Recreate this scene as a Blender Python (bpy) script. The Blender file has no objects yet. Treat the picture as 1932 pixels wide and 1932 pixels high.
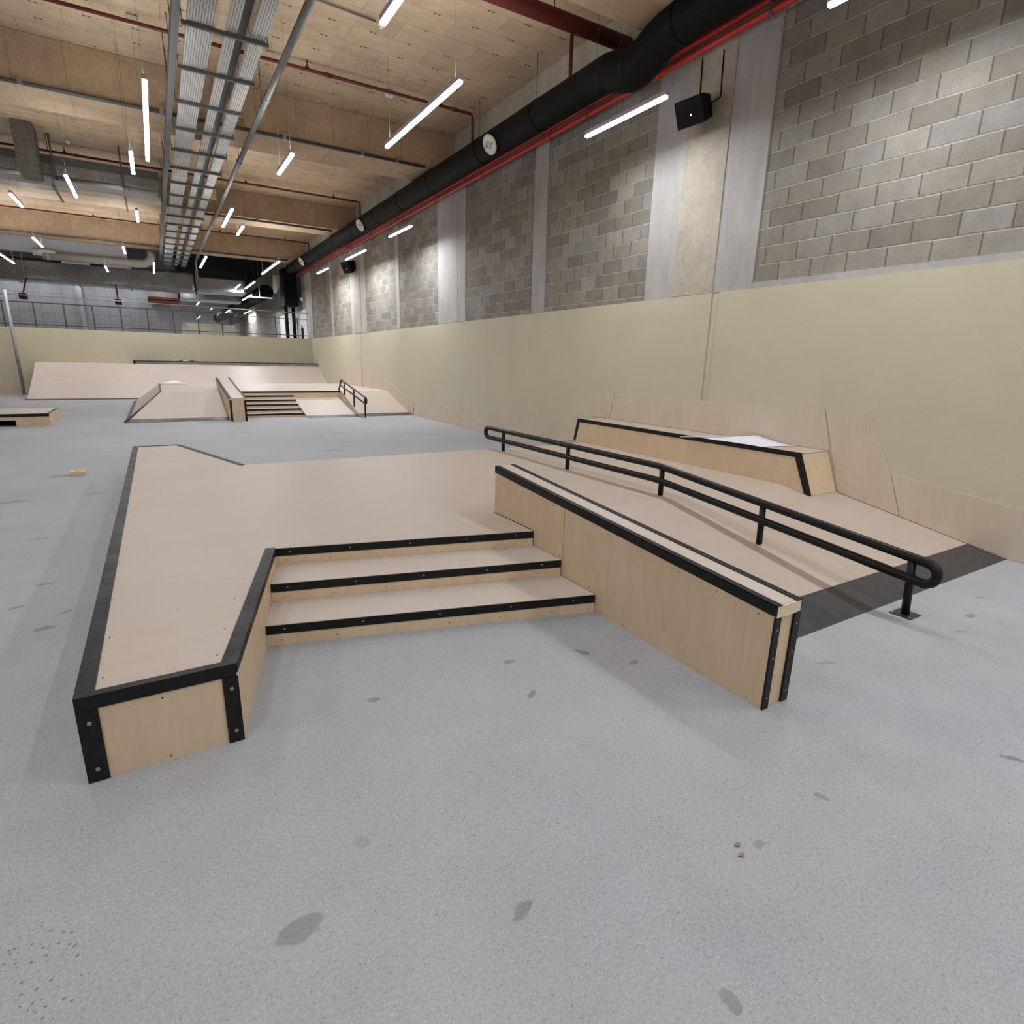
import bpy, bmesh, math, random
from mathutils import Vector, Matrix
random.seed(7)
S = bpy.context.scene
COL = S.collection
PI = math.pi

# ------------------------------------------------------------------ camera
R_YAW, R_PITCH, R_ROLL, FPX = 0.551191499, 0.259242695, 0.0244219088, 1069.97
def make_camera():
    a, b, c = R_YAW, R_PITCH, R_ROLL
    fwd = Vector((math.sin(a)*math.cos(b), math.cos(a)*math.cos(b), -math.sin(b)))
    right = Vector((math.cos(a), -math.sin(a), 0))
    up = right.cross(fwd)
    r2 = math.cos(c)*right + math.sin(c)*up
    u2 = -math.sin(c)*right + math.cos(c)*up
    m = Matrix((( r2.x, u2.x, -fwd.x, 0), (r2.y, u2.y, -fwd.y, 0), (r2.z, u2.z, -fwd.z, 1.6), (0, 0, 0, 1)))
    cd = bpy.data.cameras.new('camera'); cd.sensor_width = 36; cd.lens = 36*FPX/1932
    cd.clip_start = 0.05; cd.clip_end = 200
    co = bpy.data.objects.new('camera', cd); COL.objects.link(co); co.matrix_world = m
    S.camera = co
make_camera()

# ------------------------------------------------------------------ materials
def srgb(r, g, b):
    f = lambda v: (v/12.92 if v <= .04045 else ((v+.055)/1.055)**2.4)
    return (f(r/255), f(g/255), f(b/255), 1)
class NT:
    def __init__(s, name):
        s.m = bpy.data.materials.new(name); s.m.use_nodes = True
        s.t = s.m.node_tree; s.n = s.t.nodes; s.l = s.t.links
        s.b = s.n['Principled BSDF']
        g = s.n.new('ShaderNodeNewGeometry'); s.pos = g.outputs['Position']; s.geo = g
    def set(s, **k):
        for kk, v in k.items():
            s.b.inputs[kk.replace('_', ' ')].default_value = v
        return s
    def link(s, a, b): s.l.new(a, b)
    def val(s, sock, v):
        if isinstance(v, bpy.types.NodeSocket): s.l.new(v, sock)
        elif isinstance(v, tuple) and sock.type == 'VECTOR': sock.default_value = v[:3]
        else: sock.default_value = v
    def math(s, op, a, b=0.0, c=0.0, clamp=False):
        n = s.n.new('ShaderNodeMath'); n.operation = op; n.use_clamp = clamp
        s.val(n.inputs[0], a); s.val(n.inputs[1], b); s.val(n.inputs[2], c)
        return n.outputs[0]
    def mix(s, f, a, b, mode='MIX'):
        n = s.n.new('ShaderNodeMix'); n.data_type = 'RGBA'; n.blend_type = mode
        s.val(n.inputs[0], f); s.val(n.inputs[6], a); s.val(n.inputs[7], b)
        return n.outputs[2]
    def noise(s, scale, detail=4, rough=.55, vec=None, dist=0):
        n = s.n.new('ShaderNodeTexNoise'); n.inputs['Scale'].default_value = scale
        n.inputs['Detail'].default_value = detail; n.inputs['Roughness'].default_value = rough
        n.inputs['Distortion'].default_value = dist
        s.l.new(vec if vec else s.pos, n.inputs['Vector'])
        return n.outputs[0]
    def noisecol(s, scale, detail=2):
        n = s.n.new('ShaderNodeTexNoise'); n.inputs['Scale'].default_value = scale
        n.inputs['Detail'].default_value = detail
        s.l.new(s.pos, n.inputs['Vector']); return n.outputs[1]
    def voro(s, scale, vec=None, feature='F1', out='Distance'):
        n = s.n.new('ShaderNodeTexVoronoi'); n.feature = feature; n.inputs['Scale'].default_value = scale
        s.l.new(vec if vec else s.pos, n.inputs['Vector']); return n.outputs[out]
    def map(s, vec=None, loc=(0, 0, 0), rot=(0, 0, 0), scale=(1, 1, 1), typ='POINT'):
        n = s.n.new('ShaderNodeMapping'); n.vector_type = typ
        n.inputs['Location'].default_value = loc; n.inputs['Rotation'].default_value = rot; n.inputs['Scale'].default_value = scale
        s.l.new(vec if vec else s.pos, n.inputs['Vector']); return n.outputs[0]
    def ramp(s, f, stops):
        n = s.n.new('ShaderNodeValToRGB'); s.l.new(f, n.inputs[0])
        e = n.color_ramp.elements
        while len(e) < len(stops): e.new(.5)
        for i, (p, c) in enumerate(stops):
            e[i].position = p; e[i].color = c if len(c) == 4 else (*c, 1)
        return n.outputs[0]
    def mapr(s, f, a, b, c=0., d=1.):
        n = s.n.new('ShaderNodeMapRange'); s.l.new(f, n.inputs[0])
        for i, v in enumerate((a, b, c, d)): n.inputs[i+1].default_value = v
        return n.outputs[0]
    def sep(s, vec=None):
        n = s.n.new('ShaderNodeSeparateXYZ'); s.l.new(vec if vec else s.pos, n.inputs[0]); return n.outputs
    def comb(s, x, y, z):
        n = s.n.new('ShaderNodeCombineXYZ')
        for i, v in enumerate((x, y, z)): s.val(n.inputs[i], v)
        return n.outputs[0]
    def bump(s, h, strength=.2, dist=.01):
        n = s.n.new('ShaderNodeBump'); n.inputs['Strength'].default_value = strength; n.inputs['Distance'].default_value = dist
        s.l.new(h, n.inputs['Height']); s.l.new(n.outputs[0], s.b.inputs['Normal'])
    def color(s, c): s.val(s.b.inputs['Base Color'], c)
    def rough(s, r): s.val(s.b.inputs['Roughness'], r)
    def scalecol(s, col, f):
        n = s.n.new('ShaderNodeVectorMath'); n.operation = 'SCALE'
        s.val(n.inputs[0], col); s.val(n.inputs['Scale'], f); return n.outputs[0]

def c3(c): return (c[0], c[1], c[2], 1)
M = {}
def simple(name, col, rough=.5, metal=0, var=.08, nscale=6, spec=.4):
    t = NT(name); n = t.noise(nscale, 4)
    f = t.mapr(n, .25, .75, 1-var, 1+var)
    t.color(t.scalecol(c3(col), f)); t.rough(rough); t.set(Metallic=metal)
    t.b.inputs['Specular IOR Level'].default_value = spec
    M[name] = t.m; return t

# floor -----------------------------------------------------------
FLOOR_SPOTS = [ # x, y, half-length, half-width, angle(deg), darkness
 (.17, 1.39, .070, .042, 14, .70), (.76, 1.12, .042, .019, 18, .68), (2.01, .93, .030, .017, -75, .70), (1.09, .63, .030, .022, 80, .72),
 (1.90, 2.28, .05, .022, -60, .62), (2.08, 2.05, .036, .018, 10, .66), (1.48, 2.39, .032, .02, 0, .68), (1.41, 2.07, .035, .02, 40, .64),
 (.72, 2.40, .034, .02, -20, .66), (-.75, 4.06, .06, .03, 20, .68), (2.96, .65, .05, .016, -50, .6), (4.54, 1.40, .05, .025, 0, .66),
 (-.84, 4.90, .06, .02, 10, .68), (-.66, 4.29, .045, .015, 30, .7), (.41, 1.60, .03, .03, 0, .86), (1.60, .91, .025, .012, 0, .75),
 (3.04, 1.52, .07, .015, -20, .78), (-1.22, 9.35, .20, .10, 15, .74), (4.2, 1.32, .06, .012, -20, .7), (5.0, 1.5, .05, .012, -40, .66),
 (-2.6, 9.7, .30, .10, 10, .72), (-.95, 4.5, .05, .02, 20, .7), (-1.5, 7.9, .16, .05, 12, .75), (-1.05, 6.2, .09, .03, 12, .78), (2.5, 10.2, .22, .05, 5, .8),
 (4.9, 11.5, .3, .05, 0, .8), (.2, 12.4, .3, .06, 8, .82), (3.3, 12.6, .25, .05, -4, .8), (-.8, 8.0, .12, .04, 5, .8), (1.4, 13.3, .3, .05, 0, .8)]
def mat_floor():
    t = NT('polished_concrete')
    big = t.noise(.55, 5, .6); mid = t.noise(3.2, 5, .6); fine = t.noise(95, 3, .7); grit = t.noise(330, 2, .8)
    v = t.math('ADD', t.mapr(big, .3, .7, .93, 1.06), t.mapr(mid, .3, .7, -.045, .045))
    v = t.math('ADD', v, t.mapr(fine, .3, .7, -.13, .13))
    v = t.math('ADD', v, t.mapr(grit, .35, .65, -.09, .09))
    # dark pits and pale chips
    pv = t.voro(34); pn = t.noise(1.6, 2)
    pit = t.math('MULTIPLY', t.math('LESS_THAN', pv, .10), t.math('GREATER_THAN', pn, .52))
    v = t.math('SUBTRACT', v, t.math('MULTIPLY', pit, .30))
    pv2 = t.voro(60); pit2 = t.math('MULTIPLY', t.math('LESS_THAN', pv2, .12), t.math('GREATER_THAN', t.noise(2.3, 2, vec=t.map(loc=(7, 3, 0))), .56))
    v = t.math('ADD', v, t.math('MULTIPLY', pit2, .16))
    # cluster of pits low left
    d = t.n.new('ShaderNodeVectorMath'); d.operation = 'DISTANCE'; t.l.new(t.pos, d.inputs[0]); d.inputs[1].default_value = (-.46, 1.63, 0)
    cl = t.mapr(d.outputs['Value'], .30, .05, 0, 1)
    pit3 = t.math('MULTIPLY', t.math('LESS_THAN', t.voro(42), .20), t.math('GREATER_THAN', t.math('ADD', t.noise(9, 2), t.math('MULTIPLY', cl, .45)), .82))
    v = t.math('SUBTRACT', v, t.math('MULTIPLY', pit3, .40))
    # patches with outlines of their own
    nc = t.noisecol(14, 3)
    w = t.n.new('ShaderNodeVectorMath'); w.operation = 'MULTIPLY_ADD'
    t.l.new(nc, w.inputs[0]); w.inputs[1].default_value = (.05, .05, 0); t.l.new(t.pos, w.inputs[2])
    off = (.025, .025, 0)
    def specks(scale, loc, size, gate):
        vv = t.n.new('ShaderNodeTexVoronoi'); vv.inputs['Scale'].default_value = scale; vv.inputs['Randomness'].default_value = 1
        t.l.new(t.map(loc=loc), vv.inputs['Vector'])
        cs = t.n.new('ShaderNodeSeparateColor'); t.l.new(vv.outputs['Color'], cs.inputs[0])
        return t.math('MULTIPLY', t.mapr(vv.outputs['Distance'], size*.6, size, 1, 0), t.math('GREATER_THAN', cs.outputs[0], gate))
    v = t.math('ADD', v, t.math('MULTIPLY', specks(95, (3, 1, 0), .34, .45), .13))
    v = t.math('SUBTRACT', v, t.math('MULTIPLY', specks(85, (9, 4, 0), .33, .50), .15))
    v = t.math('SUBTRACT', v, t.math('MULTIPLY', specks(30, (2, 8, 0), .12, .70), .34))
    tot = None
    for (x, y, a, b, ang, dk) in FLOOR_SPOTS:
        k = t.map(vec=w.outputs[0], loc=(x+off[0], y+off[1], 0), rot=(0, 0, math.radians(ang)), scale=(a, b, 50), typ='TEXTURE')
        ln = t.n.new('ShaderNodeVectorMath'); ln.operation = 'LENGTH'; t.l.new(k, ln.inputs[0])
        f = t.mapr(ln.outputs['Value'], .85, 1.05, dk, 1)
        tot = f if tot is None else t.math('MULTIPLY', tot, f)
    v = t.math('MULTIPLY', v, tot)
    hue = t.mix(t.mapr(t.noise(.8, 3, vec=t.map(loc=(3, 9, 1))), .35, .65), c3((.380, .380, .388)), c3((.362, .374, .402)))
    t.color(t.scalecol(hue, v))
    t.rough(t.mapr(mid, .3, .7, .62, .80)); t.bump(t.math('ADD', fine, t.math('MULTIPLY', pit, -2.)), .04, .003)
    t.b.inputs['Specular IOR Level'].default_value = .22
    M['floor'] = t.m
mat_floor()

def mat_ply(name, col, along='y', strength=.06, fig=.05, rough=.55, screws=0):
    t = NT(name)
    sc = {'x': (1.2, 22, 22), 'y': (22, 1.2, 22), 'z': (22, 22, 1.2)}[along]
    g = t.noise(1.6, 5, .65, vec=t.map(scale=sc)); m = t.noise(1.3, 4, .6); f2 = t.noise(3.5, 5, .7, vec=t.map(scale=tuple(max(.5, s/9) for s in sc)), dist=1.2)
    v = t.math('ADD', t.mapr(g, .3, .7, 1-strength, 1+strength), t.mapr(m, .3, .7, -fig, fig))
    v = t.math('ADD', v, t.mapr(f2, .35, .65, -fig*.8, fig*.8))
    specks = t.math('MULTIPLY', t.math('LESS_THAN', t.voro(9), .022), .35)
    v = t.math('SUBTRACT', v, specks)
    hue = t.mix(t.mapr(m, .35, .65), c3(col), c3((col[0]*.99, col[1]*1.01, col[2]*1.05)))
    t.color(t.scalecol(hue, v)); t.rough(rough); t.bump(g, .04, .002)
    t.b.inputs['Specular IOR Level'].default_value = .3
    M[name] = t.m
mat_ply('ply_top', (.495, .400, .332), 'x', .012, .025, .46)
mat_ply('ply_bank', (.560, .470, .408), 'y', .012, .025, .44)
mat_ply('ply_side', (.635, .475, .318), 'z', .018, .06)
mat_ply('ply_wall', (.590, .485, .372), 'z', .018, .05)
mat_ply('ply_edge', (.72, .58, .42), 'x', .06, .03)
mat_ply('wood_raw', (.66, .50, .30), 'x', .08, .05)

def mat_steel(name, col, rough=.42, scuff=.5, metal=.0, spec=.4):
    t = NT(name)
    n = t.noise(5, 5, .65); s2 = t.noise(3, 4, .6, vec=t.map(scale=(14, 2, 14)))
    f = t.math('ADD', t.mapr(n, .35, .7, 1-scuff*.25, 1+scuff*.35), t.mapr(s2, .5, .8, 0, scuff*.6))
    t.color(t.scalecol(c3(col), f)); t.rough(t.mapr(n, .3, .7, rough-.1, rough+.12)); t.set(Metallic=metal)
    t.b.inputs['Specular IOR Level'].default_value = spec
    M[name] = t.m
mat_steel('black_steel', (.0085, .0083, .0098), .45, .9, 0, .25)
mat_steel('black_paint', (.0052, .0050, .0058), .38, .25, 0, .28)
mat_steel('kick_steel', (.062, .058, .066), .40, .5, .3)
mat_steel('edge_steel', (.040, .040, .045), .42, .5, .2)
simple('black_matte', (.005, .005, .0055), .65, 0, .15, 3, .15)
simple('duct_black', (.0058, .0054, .0056), .6, 0, .2, 2, .16)
simple('red_paint', (.52, .040, .034), .42, 0, .12, 3)
simple('dark_red_paint', (.13, .018, .015), .5, 0, .2, 3)
simple('white_plastic', (.78, .76, .70), .45, 0, .03)
simple('cream_plastic', (.62, .56, .42), .5, 0, .05)
def mat_lightc():
    t = NT('light_concrete'); n = t.noise(1.4, 5, .6); f = t.noise(30, 4, .7); st = t.noise(1.5, 4, .6, vec=t.map(scale=(5, 5, .6)))
    v = t.math('ADD', t.mapr(n, .3, .7, .90, 1.10), t.math('ADD', t.mapr(f, .3, .7, -.06, .06), t.mapr(st, .3, .7, -.09, .09)))
    v = t.math('SUBTRACT', v, t.math('MULTIPLY', t.math('LESS_THAN', t.voro(7), .05), .2))
    t.color(t.scalecol(c3((.41, .39, .375)), v)); t.rough(.8); M['light_concrete'] = t.m
mat_lightc()
simple('pale_wall', (.66, .66, .66), .85, 0, .08, 1.0)
simple('paper', (.80, .80, .83), .8, 0, .03)
simple('bolt_steel', (.34, .33, .32), .35, .7, .1)
simple('conduit_grey', (.20, .195, .185), .5, .25, .15, 2)
simple('channel_grey', (.105, .108, .104), .5, .35, .15, 3)
simple('rail_grey', (.055, .06, .068), .5, .2, .1, 2)
simple('pole_grey', (.32, .325, .34), .5, .2, .1, 2)
simple('handrail_tan', (.34, .25, .20), .5, 0, .1, 2)
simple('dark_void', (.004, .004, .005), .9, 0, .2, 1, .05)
simple('insulation_grey', (.135, .12, .10), .9, 0, .35, 30)
simple('fixture_body', (.46, .44, .50), .45, 0, .03)
simple('pale_duct', (.48, .45, .41), .5, .1, .12, 2)
simple('chip_tan', (.24, .175, .115), .7, 0, .2, 40)
simple('kraft_brown', (.20, .075, .035), .7, 0, .25, 2)

def mat_galv(name, col, rough):
    t = NT(name); n = t.noise(2.2, 4); sp = t.voro(26, out='Color')
    f = t.mapr(n, .3, .7, .85, 1.15)
    t.color(t.scalecol(t.mix(.12, c3(col), sp), f)); t.rough(rough); t.set(Metallic=.85)
    M[name] = t.m
mat_galv('galvanised', (.22, .235, .245), .28)
mat_galv('galvanised_dull', (.25, .24, .22), .50)

# perforated tray: rows of slots punched through pale zinc
def mat_tray():
    t = NT('perforated_tray')
    x, y, z = t.sep()
    fx = t.math('FRACT', t.math('MULTIPLY', x, 1/.030)); fy = t.math('FRACT', t.math('MULTIPLY', y, 1/.050))
    a = t.math('MULTIPLY', t.math('GREATER_THAN', fx, .62), t.math('GREATER_THAN', fy, .38))
    n = t.noise(2.5, 3)
    col = t.mix(a, c3((.47, .46, .43)), c3((.10, .095, .085)))
    t.color(t.scalecol(col, t.mapr(n, .3, .7, .9, 1.1))); t.rough(.5); t.set(Metallic=.25)
    M['tray'] = t.m
mat_tray()

def mat_beige():
    t = NT('beige_board')
    n = t.noise(2.0, 4); f = t.noise(60, 3, .7); l = t.noise(.35, 3)
    v = t.math('ADD', t.mapr(n, .3, .7, .97, 1.03), t.mapr(f, .3, .7, -.03, .03))
    sp = t.math('MULTIPLY', t.math('LESS_THAN', t.voro(5.5), .018), .3)
    v = t.math('SUBTRACT', v, sp)
    t.color(t.scalecol(t.mix(t.mapr(l, .35, .65), c3((.562, .505, .370)), c3((.545, .500, .372))), v)); t.rough(.5)
    t.b.inputs['Specular IOR Level'].default_value = .3
    M['beige'] = t.m
mat_beige()

def mat_block():
    t = NT('concrete_block')
    x, y, z = t.sep()
    wob = t.noise(4.0, 5, .65); wob2 = t.noise(22, 3, .6)
    zz = t.math('ADD', t.math('ADD', z, .010), t.math('ADD', t.mapr(wob, .3, .7, -.006, .006), t.mapr(wob2, .3, .7, -.0022, .0022)))
    rz_ = t.math('MULTIPLY', zz, 5.0); row = t.math('FLOOR', rz_); fz_ = t.math('FRACT', rz_)
    odd = t.math('MODULO', row, 2.)
    yy = t.math('ADD', t.math('MULTIPLY', t.math('SUBTRACT', y, .148), 1/.395), t.math('MULTIPLY', t.math('SUBTRACT', 1., odd), .5))
    yy = t.math('ADD', yy, t.mapr(wob2, .3, .7, -.004, .004))
    colm = t.math('FLOOR', yy); fy_ = t.math('FRACT', yy)
    wn = t.n.new('ShaderNodeTexWhiteNoise'); wn.noise_dimensions = '2D'; t.l.new(t.comb(colm, row, 0.), wn.inputs['Vector'])
    rnd = wn.outputs['Value']
    base = t.ramp(rnd, [(0, (.205, .184, .154)), (.35, (.250, .222, .184)), (.6, (.293, .261, .218)), (.8, (.264, .248, .229)), (1, (.329, .297, .250))])
    n = t.noise(1.2, 4); f = t.noise(70, 3, .75); g = t.noise(6, 5)
    v = t.math('ADD', t.mapr(n, .3, .7, .90, 1.10), t.mapr(f, .3, .7, -.14, .14))
    v = t.math('ADD', v, t.mapr(g, .3, .7, -.10, .10))
    dz_ = t.math('MINIMUM', fz_, t.math('SUBTRACT', 1., fz_)); dy_ = t.math('MINIMUM', fy_, t.math('SUBTRACT', 1., fy_))
    bed = t.mapr(dz_, .022, .036, 1, 0); head = t.mapr(dy_, .010, .017, 1, 0)
    c = t.mix(t.math('MULTIPLY', head, .8), base, c3((.085, .078, .066)))
    c = t.mix(t.math('MULTIPLY', bed, t.mapr(wob, .35, .6, .35, .95)), c, c3((.46, .425, .375)))
    t.color(t.scalecol(c, v)); t.rough(.9)
    h = t.math('SUBTRACT', t.math('MULTIPLY', f, .35), t.math('MAXIMUM', t.mapr(dz_, .02, .05, .8, 0), t.mapr(dy_, .01, .03, 1.2, 0)))
    t.bump(h, .6, .012)
    M['block'] = t.m
mat_block()

def mat_ceiling(name, c1, c2, panels=True):
    t = NT(name)
    x, y, z = t.sep()
    n = t.noise(.9, 5, .6); f = t.noise(22, 4, .7); st = t.noise(1.1, 4, .6, vec=t.map(scale=(.5, 4, 1)))
    v = t.math('ADD', t.mapr(n, .3, .7, .84, 1.14), t.mapr(f, .3, .7, -.10, .10))
    v = t.math('ADD', v, t.mapr(st, .3, .7, -.08, .08))
    v = t.math('ADD', v, t.mapr(t.noise(5, 4, .7), .35, .65, -.07, .07))
    base = t.mix(t.mapr(t.noise(.5, 3, vec=t.map(loc=(4, 4, 4))), .35, .65), c3(c1), c3(c2))
    if panels:
        # formwork panel joints and pairs of tie marks
        br = t.n.new('ShaderNodeTexBrick'); t.l.new(t.comb(x, y, 0.), br.inputs['Vector'])
        br.offset = .5; br.inputs['Scale'].default_value = 1; br.inputs['Brick Width'].default_value = 1.25; br.inputs['Row Height'].default_value = .5
        br.inputs['Mortar Size'].default_value = .007; br.inputs['Mortar Smooth'].default_value = .4
        br.inputs['Color1'].default_value = (1, 1, 1, 1); br.inputs['Color2'].default_value = (.88, .87, .86, 1); br.inputs['Mortar'].default_value = (.66, .63, .60, 1)
        base = t.mix(1., base, br.outputs['Color'], 'MULTIPLY')
        fx = t.math('FRACT', t.math('MULTIPLY', x, 1/.625)); fy = t.math('FRACT', t.math('MULTIPLY', y, 1/.5))
        dx = t.math('ABSOLUTE', t.math('SUBTRACT', fx, .5)); dy = t.math('ABSOLUTE', t.math('SUBTRACT', fy, .04))
        mk = t.math('MULTIPLY', t.math('LESS_THAN', dx, .085), t.math('GREATER_THAN', dx, .02))
        mk = t.math('MULTIPLY', mk, t.math('LESS_THAN', dy, .045))
        mk = t.math('MULTIPLY', mk, t.math('GREATER_THAN', t.noise(3.3, 2, vec=t.map(loc=(1, 2, 0))), .44))
        v = t.math('MULTIPLY', v, t.math('SUBTRACT', 1., t.math('MULTIPLY', mk, .72)))
    else:
        # vertical board joints along x
        fx = t.math('FRACT', t.math('ADD', t.math('MULTIPLY', x, 1/.72), t.math('MULTIPLY', n, .05)))
        jl = t.math('LESS_THAN', fx, .018)
        fy = t.math('FRACT', t.math('MULTIPLY', y, 1/.55)); jy = t.math('LESS_THAN', fy, .012)
        j = t.math('MAXIMUM', jl, t.math('MULTIPLY', jy, .5))
        v = t.math('MULTIPLY', v, t.math('SUBTRACT', 1., t.math('MULTIPLY', j, .30)))
    t.color(t.scalecol(base, v)); t.rough(.75)
    M[name] = t.m
mat_ceiling('slab', (.565, .412, .268), (.62, .460, .305))
mat_ceiling('beam', (.435, .300, .186), (.48, .338, .212), False)
mat_ceiling('tan_concrete', (.42, .372, .300), (.46, .405, .325), False)

def mat_tiles():
    t = NT('grey_panel_wall')
    x, y, z = t.sep()
    br = t.n.new('ShaderNodeTexBrick'); t.l.new(t.comb(x, z, 0.), br.inputs['Vector']); br.offset = 0
    br.inputs['Scale'].default_value = 1; br.inputs['Brick Width'].default_value = .40; br.inputs['Row Height'].default_value = .40
    br.inputs['Mortar Size'].default_value = .012; br.inputs['Mortar Smooth'].default_value = .3
    br.inputs['Color1'].default_value = c3((.25, .25, .265)); br.inputs['Color2'].default_value = c3((.265, .265, .28)); br.inputs['Mortar'].default_value = c3((.165, .165, .18))
    t.color(br.outputs['Color']); t.rough(.6)
    M['tiles'] = t.m
mat_tiles()

def emis(name, col, strength):
    t = NT(name); t.color(c3((.8, .8, .8)))
    t.b.inputs['Emission Color'].default_value = c3(col); t.b.inputs['Emission Strength'].default_value = strength
    M[name] = t.m
EXPO = 0.0
emis('led_diffuser', (1., .985, 1.0), 9.0)
emis('led_small', (1., 1., 1.), 1.2)

# printed plan sheet: faint line drawing on white paper
def mat_plan():
    t = NT('printed_plan'); x, y, z = t.sep()
    g1 = t.noise(26, 3, .7); g2 = t.voro(22, feature='DISTANCE_TO_EDGE')
    ln = t.math('MULTIPLY', t.math('LESS_THAN', g2, .04), t.math('GREATER_THAN', g1, .5))
    t.color(t.mix(t.math('MULTIPLY', ln, .45), c3((.74, .75, .80)), c3((.30, .33, .42)))); t.rough(.8)
    M['plan'] = t.m
mat_plan()

# ------------------------------------------------------------------ mesh helpers
class MB:
    def __init__(s): s.v = []; s.f = []; s.mi = []; s.sm = []
    def add(s, vs, fs, mi=0, smooth=False):
        o = len(s.v); s.v += [tuple(v) for v in vs]
        for f in fs: s.f.append(tuple(i+o for i in f)); s.mi.append(mi); s.sm.append(smooth)
        return s
    def box(s, x0, x1, y0, y1, z0, z1, mi=0):
        vs = [(x, y, z) for z in (z0, z1) for y in (y0, y1) for x in (x0, x1)]
        return s.add(vs, [(0, 2, 3, 1), (4, 5, 7, 6), (0, 1, 5, 4), (2, 6, 7, 3), (0, 4, 6, 2), (1, 3, 7, 5)], mi)
    def hull8(s, bot, top, mi=0):
        return s.add(list(bot)+list(top), [(3, 2, 1, 0), (4, 5, 6, 7), (0, 1, 5, 4), (1, 2, 6, 5), (2, 3, 7, 6), (3, 0, 4, 7)], mi)
    def prism(s, poly, lo, hi, axis='z', mi=0):
        n = len(poly)
        def P(p, h):
            return {'z': (p[0], p[1], h), 'x': (h, p[0], p[1]), 'y': (p[0], h, p[1])}[axis]
        vs = [P(p, lo) for p in poly]+[P(p, hi) for p in poly]
        fs = [tuple(range(n-1, -1, -1)), tuple(range(n, 2*n))]+[(i, (i+1) % n, n+(i+1) % n, n+i) for i in range(n)]
        return s.add(vs, fs, mi)
    def slab(s, pts, thick, direction=(0, 0, -1), mi=0):     # planar polygon thickened along a direction
        n = len(pts); d = Vector(direction)*thick
        vs = [Vector(p) for p in pts]+[Vector(p)+d for p in pts]
        fs = [tuple(range(n)), tuple(range(2*n-1, n-1, -1))]+[((i+1) % n, i, n+i, n+(i+1) % n) for i in range(n)]
        return s.add(vs, fs, mi)
    def tube(s, pts, r, n=12, closed=False, mi=0, caps=True):
        pts = [Vector(p) for p in pts]; N = len(pts)
        rs = r if isinstance(r, (list, tuple)) else [r]*N
        rings = []; prev = None
        for i, p in enumerate(pts):
            if closed: t = (pts[(i+1) % N]-pts[i-1]).normalized()
            else: t = (pts[min(i+1, N-1)]-pts[max(i-1, 0)]).normalized()
            if prev is None:
                u = t.cross(Vector((0, 0, 1)))
                if u.length < 1e-3: u = t.cross(Vector((1, 0, 0)))
                u.normalize()
            else:
                u = prev-t*prev.dot(t); u.normalize()
            prev = u; w = t.cross(u)
            k = 1.0
            if 0 < i < N-1 or closed:
                a = (pts[i]-pts[i-1]).normalized(); b = (pts[(i+1) % N]-pts[i]).normalized()
                k = 1/max(.5, math.cos(a.angle(b)/2)) if a.length and b.length else 1
            rings.append([p+(u*math.cos(q)+w*math.sin(q))*rs[i] for q in [2*PI*j/n for j in range(n)]])
        vs = [v for rg in rings for v in rg]; fs = []
        for i in range(N if closed else N-1):
            a = i*n; b = ((i+1) % N)*n
            for j in range(n): fs.append((a+j, a+(j+1) % n, b+(j+1) % n, b+j))
        s.add(vs, fs, mi, True)
        if caps and not closed:
            o = len(s.v)-len(vs)
            s.f.append(tuple(o+j for j in range(n-1, -1, -1))); s.mi.append(mi); s.sm.append(False)
            s.f.append(tuple(o+(N-1)*n+j for j in range(n))); s.mi.append(mi); s.sm.append(False)
        return s
    def disc(s, c, nrm, r, h=.003, n=10, mi=0):
        c = Vector(c); nrm = Vector(nrm).normalized()
        return s.tube([c-nrm*h*.5, c+nrm*h], r, n, mi=mi)
    def build(s, name, mat, parent=None, bevel=0, base=None, segs=2):
        if base is None: base = parent_base(parent)
        me = bpy.data.meshes.new(name)
        me.from_pydata([(v[0]-base[0], v[1]-base[1], v[2]-base[2]) for v in s.v], [], s.f)
        mats = mat if isinstance(mat, (list, tuple)) else [mat]
        for m in mats: me.materials.append(M[m])
        for p, mi, sm in zip(me.polygons, s.mi, s.sm): p.material_index = mi; p.use_smooth = sm
        bm = bmesh.new(); bm.from_mesh(me); bmesh.ops.recalc_face_normals(bm, faces=bm.faces); bm.to_mesh(me); bm.free()
        me.update()
        o = bpy.data.objects.new(name, me); COL.objects.link(o)
        if parent is not None: o.parent = parent
        else: o.location = base
        if bevel:
            b = o.modifiers.new('bevel', 'BEVEL'); b.width = bevel; b.segments = segs; b.limit_method = 'ANGLE'; b.angle_limit = math.radians(40)
        return o
BASE = {}
def parent_base(p):
    b = Vector((0, 0, 0))
    while p is not None:
        b = b+p.location; p = p.parent
    return tuple(b)
def thing(name, label, cat, base, group=None):
    o = bpy.data.objects.new(name, None); COL.objects.link(o); o.location = base
    o.empty_display_size = .1
    o['label'] = label; o['category'] = cat
    if group: o['group'] = group
    return o
def tag(o, label, cat, group=None, kind=None):
    o['label'] = label; o['category'] = cat
    if group: o['group'] = group
    if kind: o['kind'] = kind
    return o
def struct(name, mb, mat, label=None, base=(0, 0, 0), bevel=0, parent=None):
    o = mb.build(name, mat, parent, bevel, base if parent is None else None)
    if parent is None:
        o['kind'] = 'structure'
        if label: o['label'] = label
    return o
def copy_tree(o, parent=None):
    c = o.copy(); COL.objects.link(c)
    if parent is not None: c.parent = parent
    for ch in list(o.children): copy_tree(ch, c)
    return c

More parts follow.
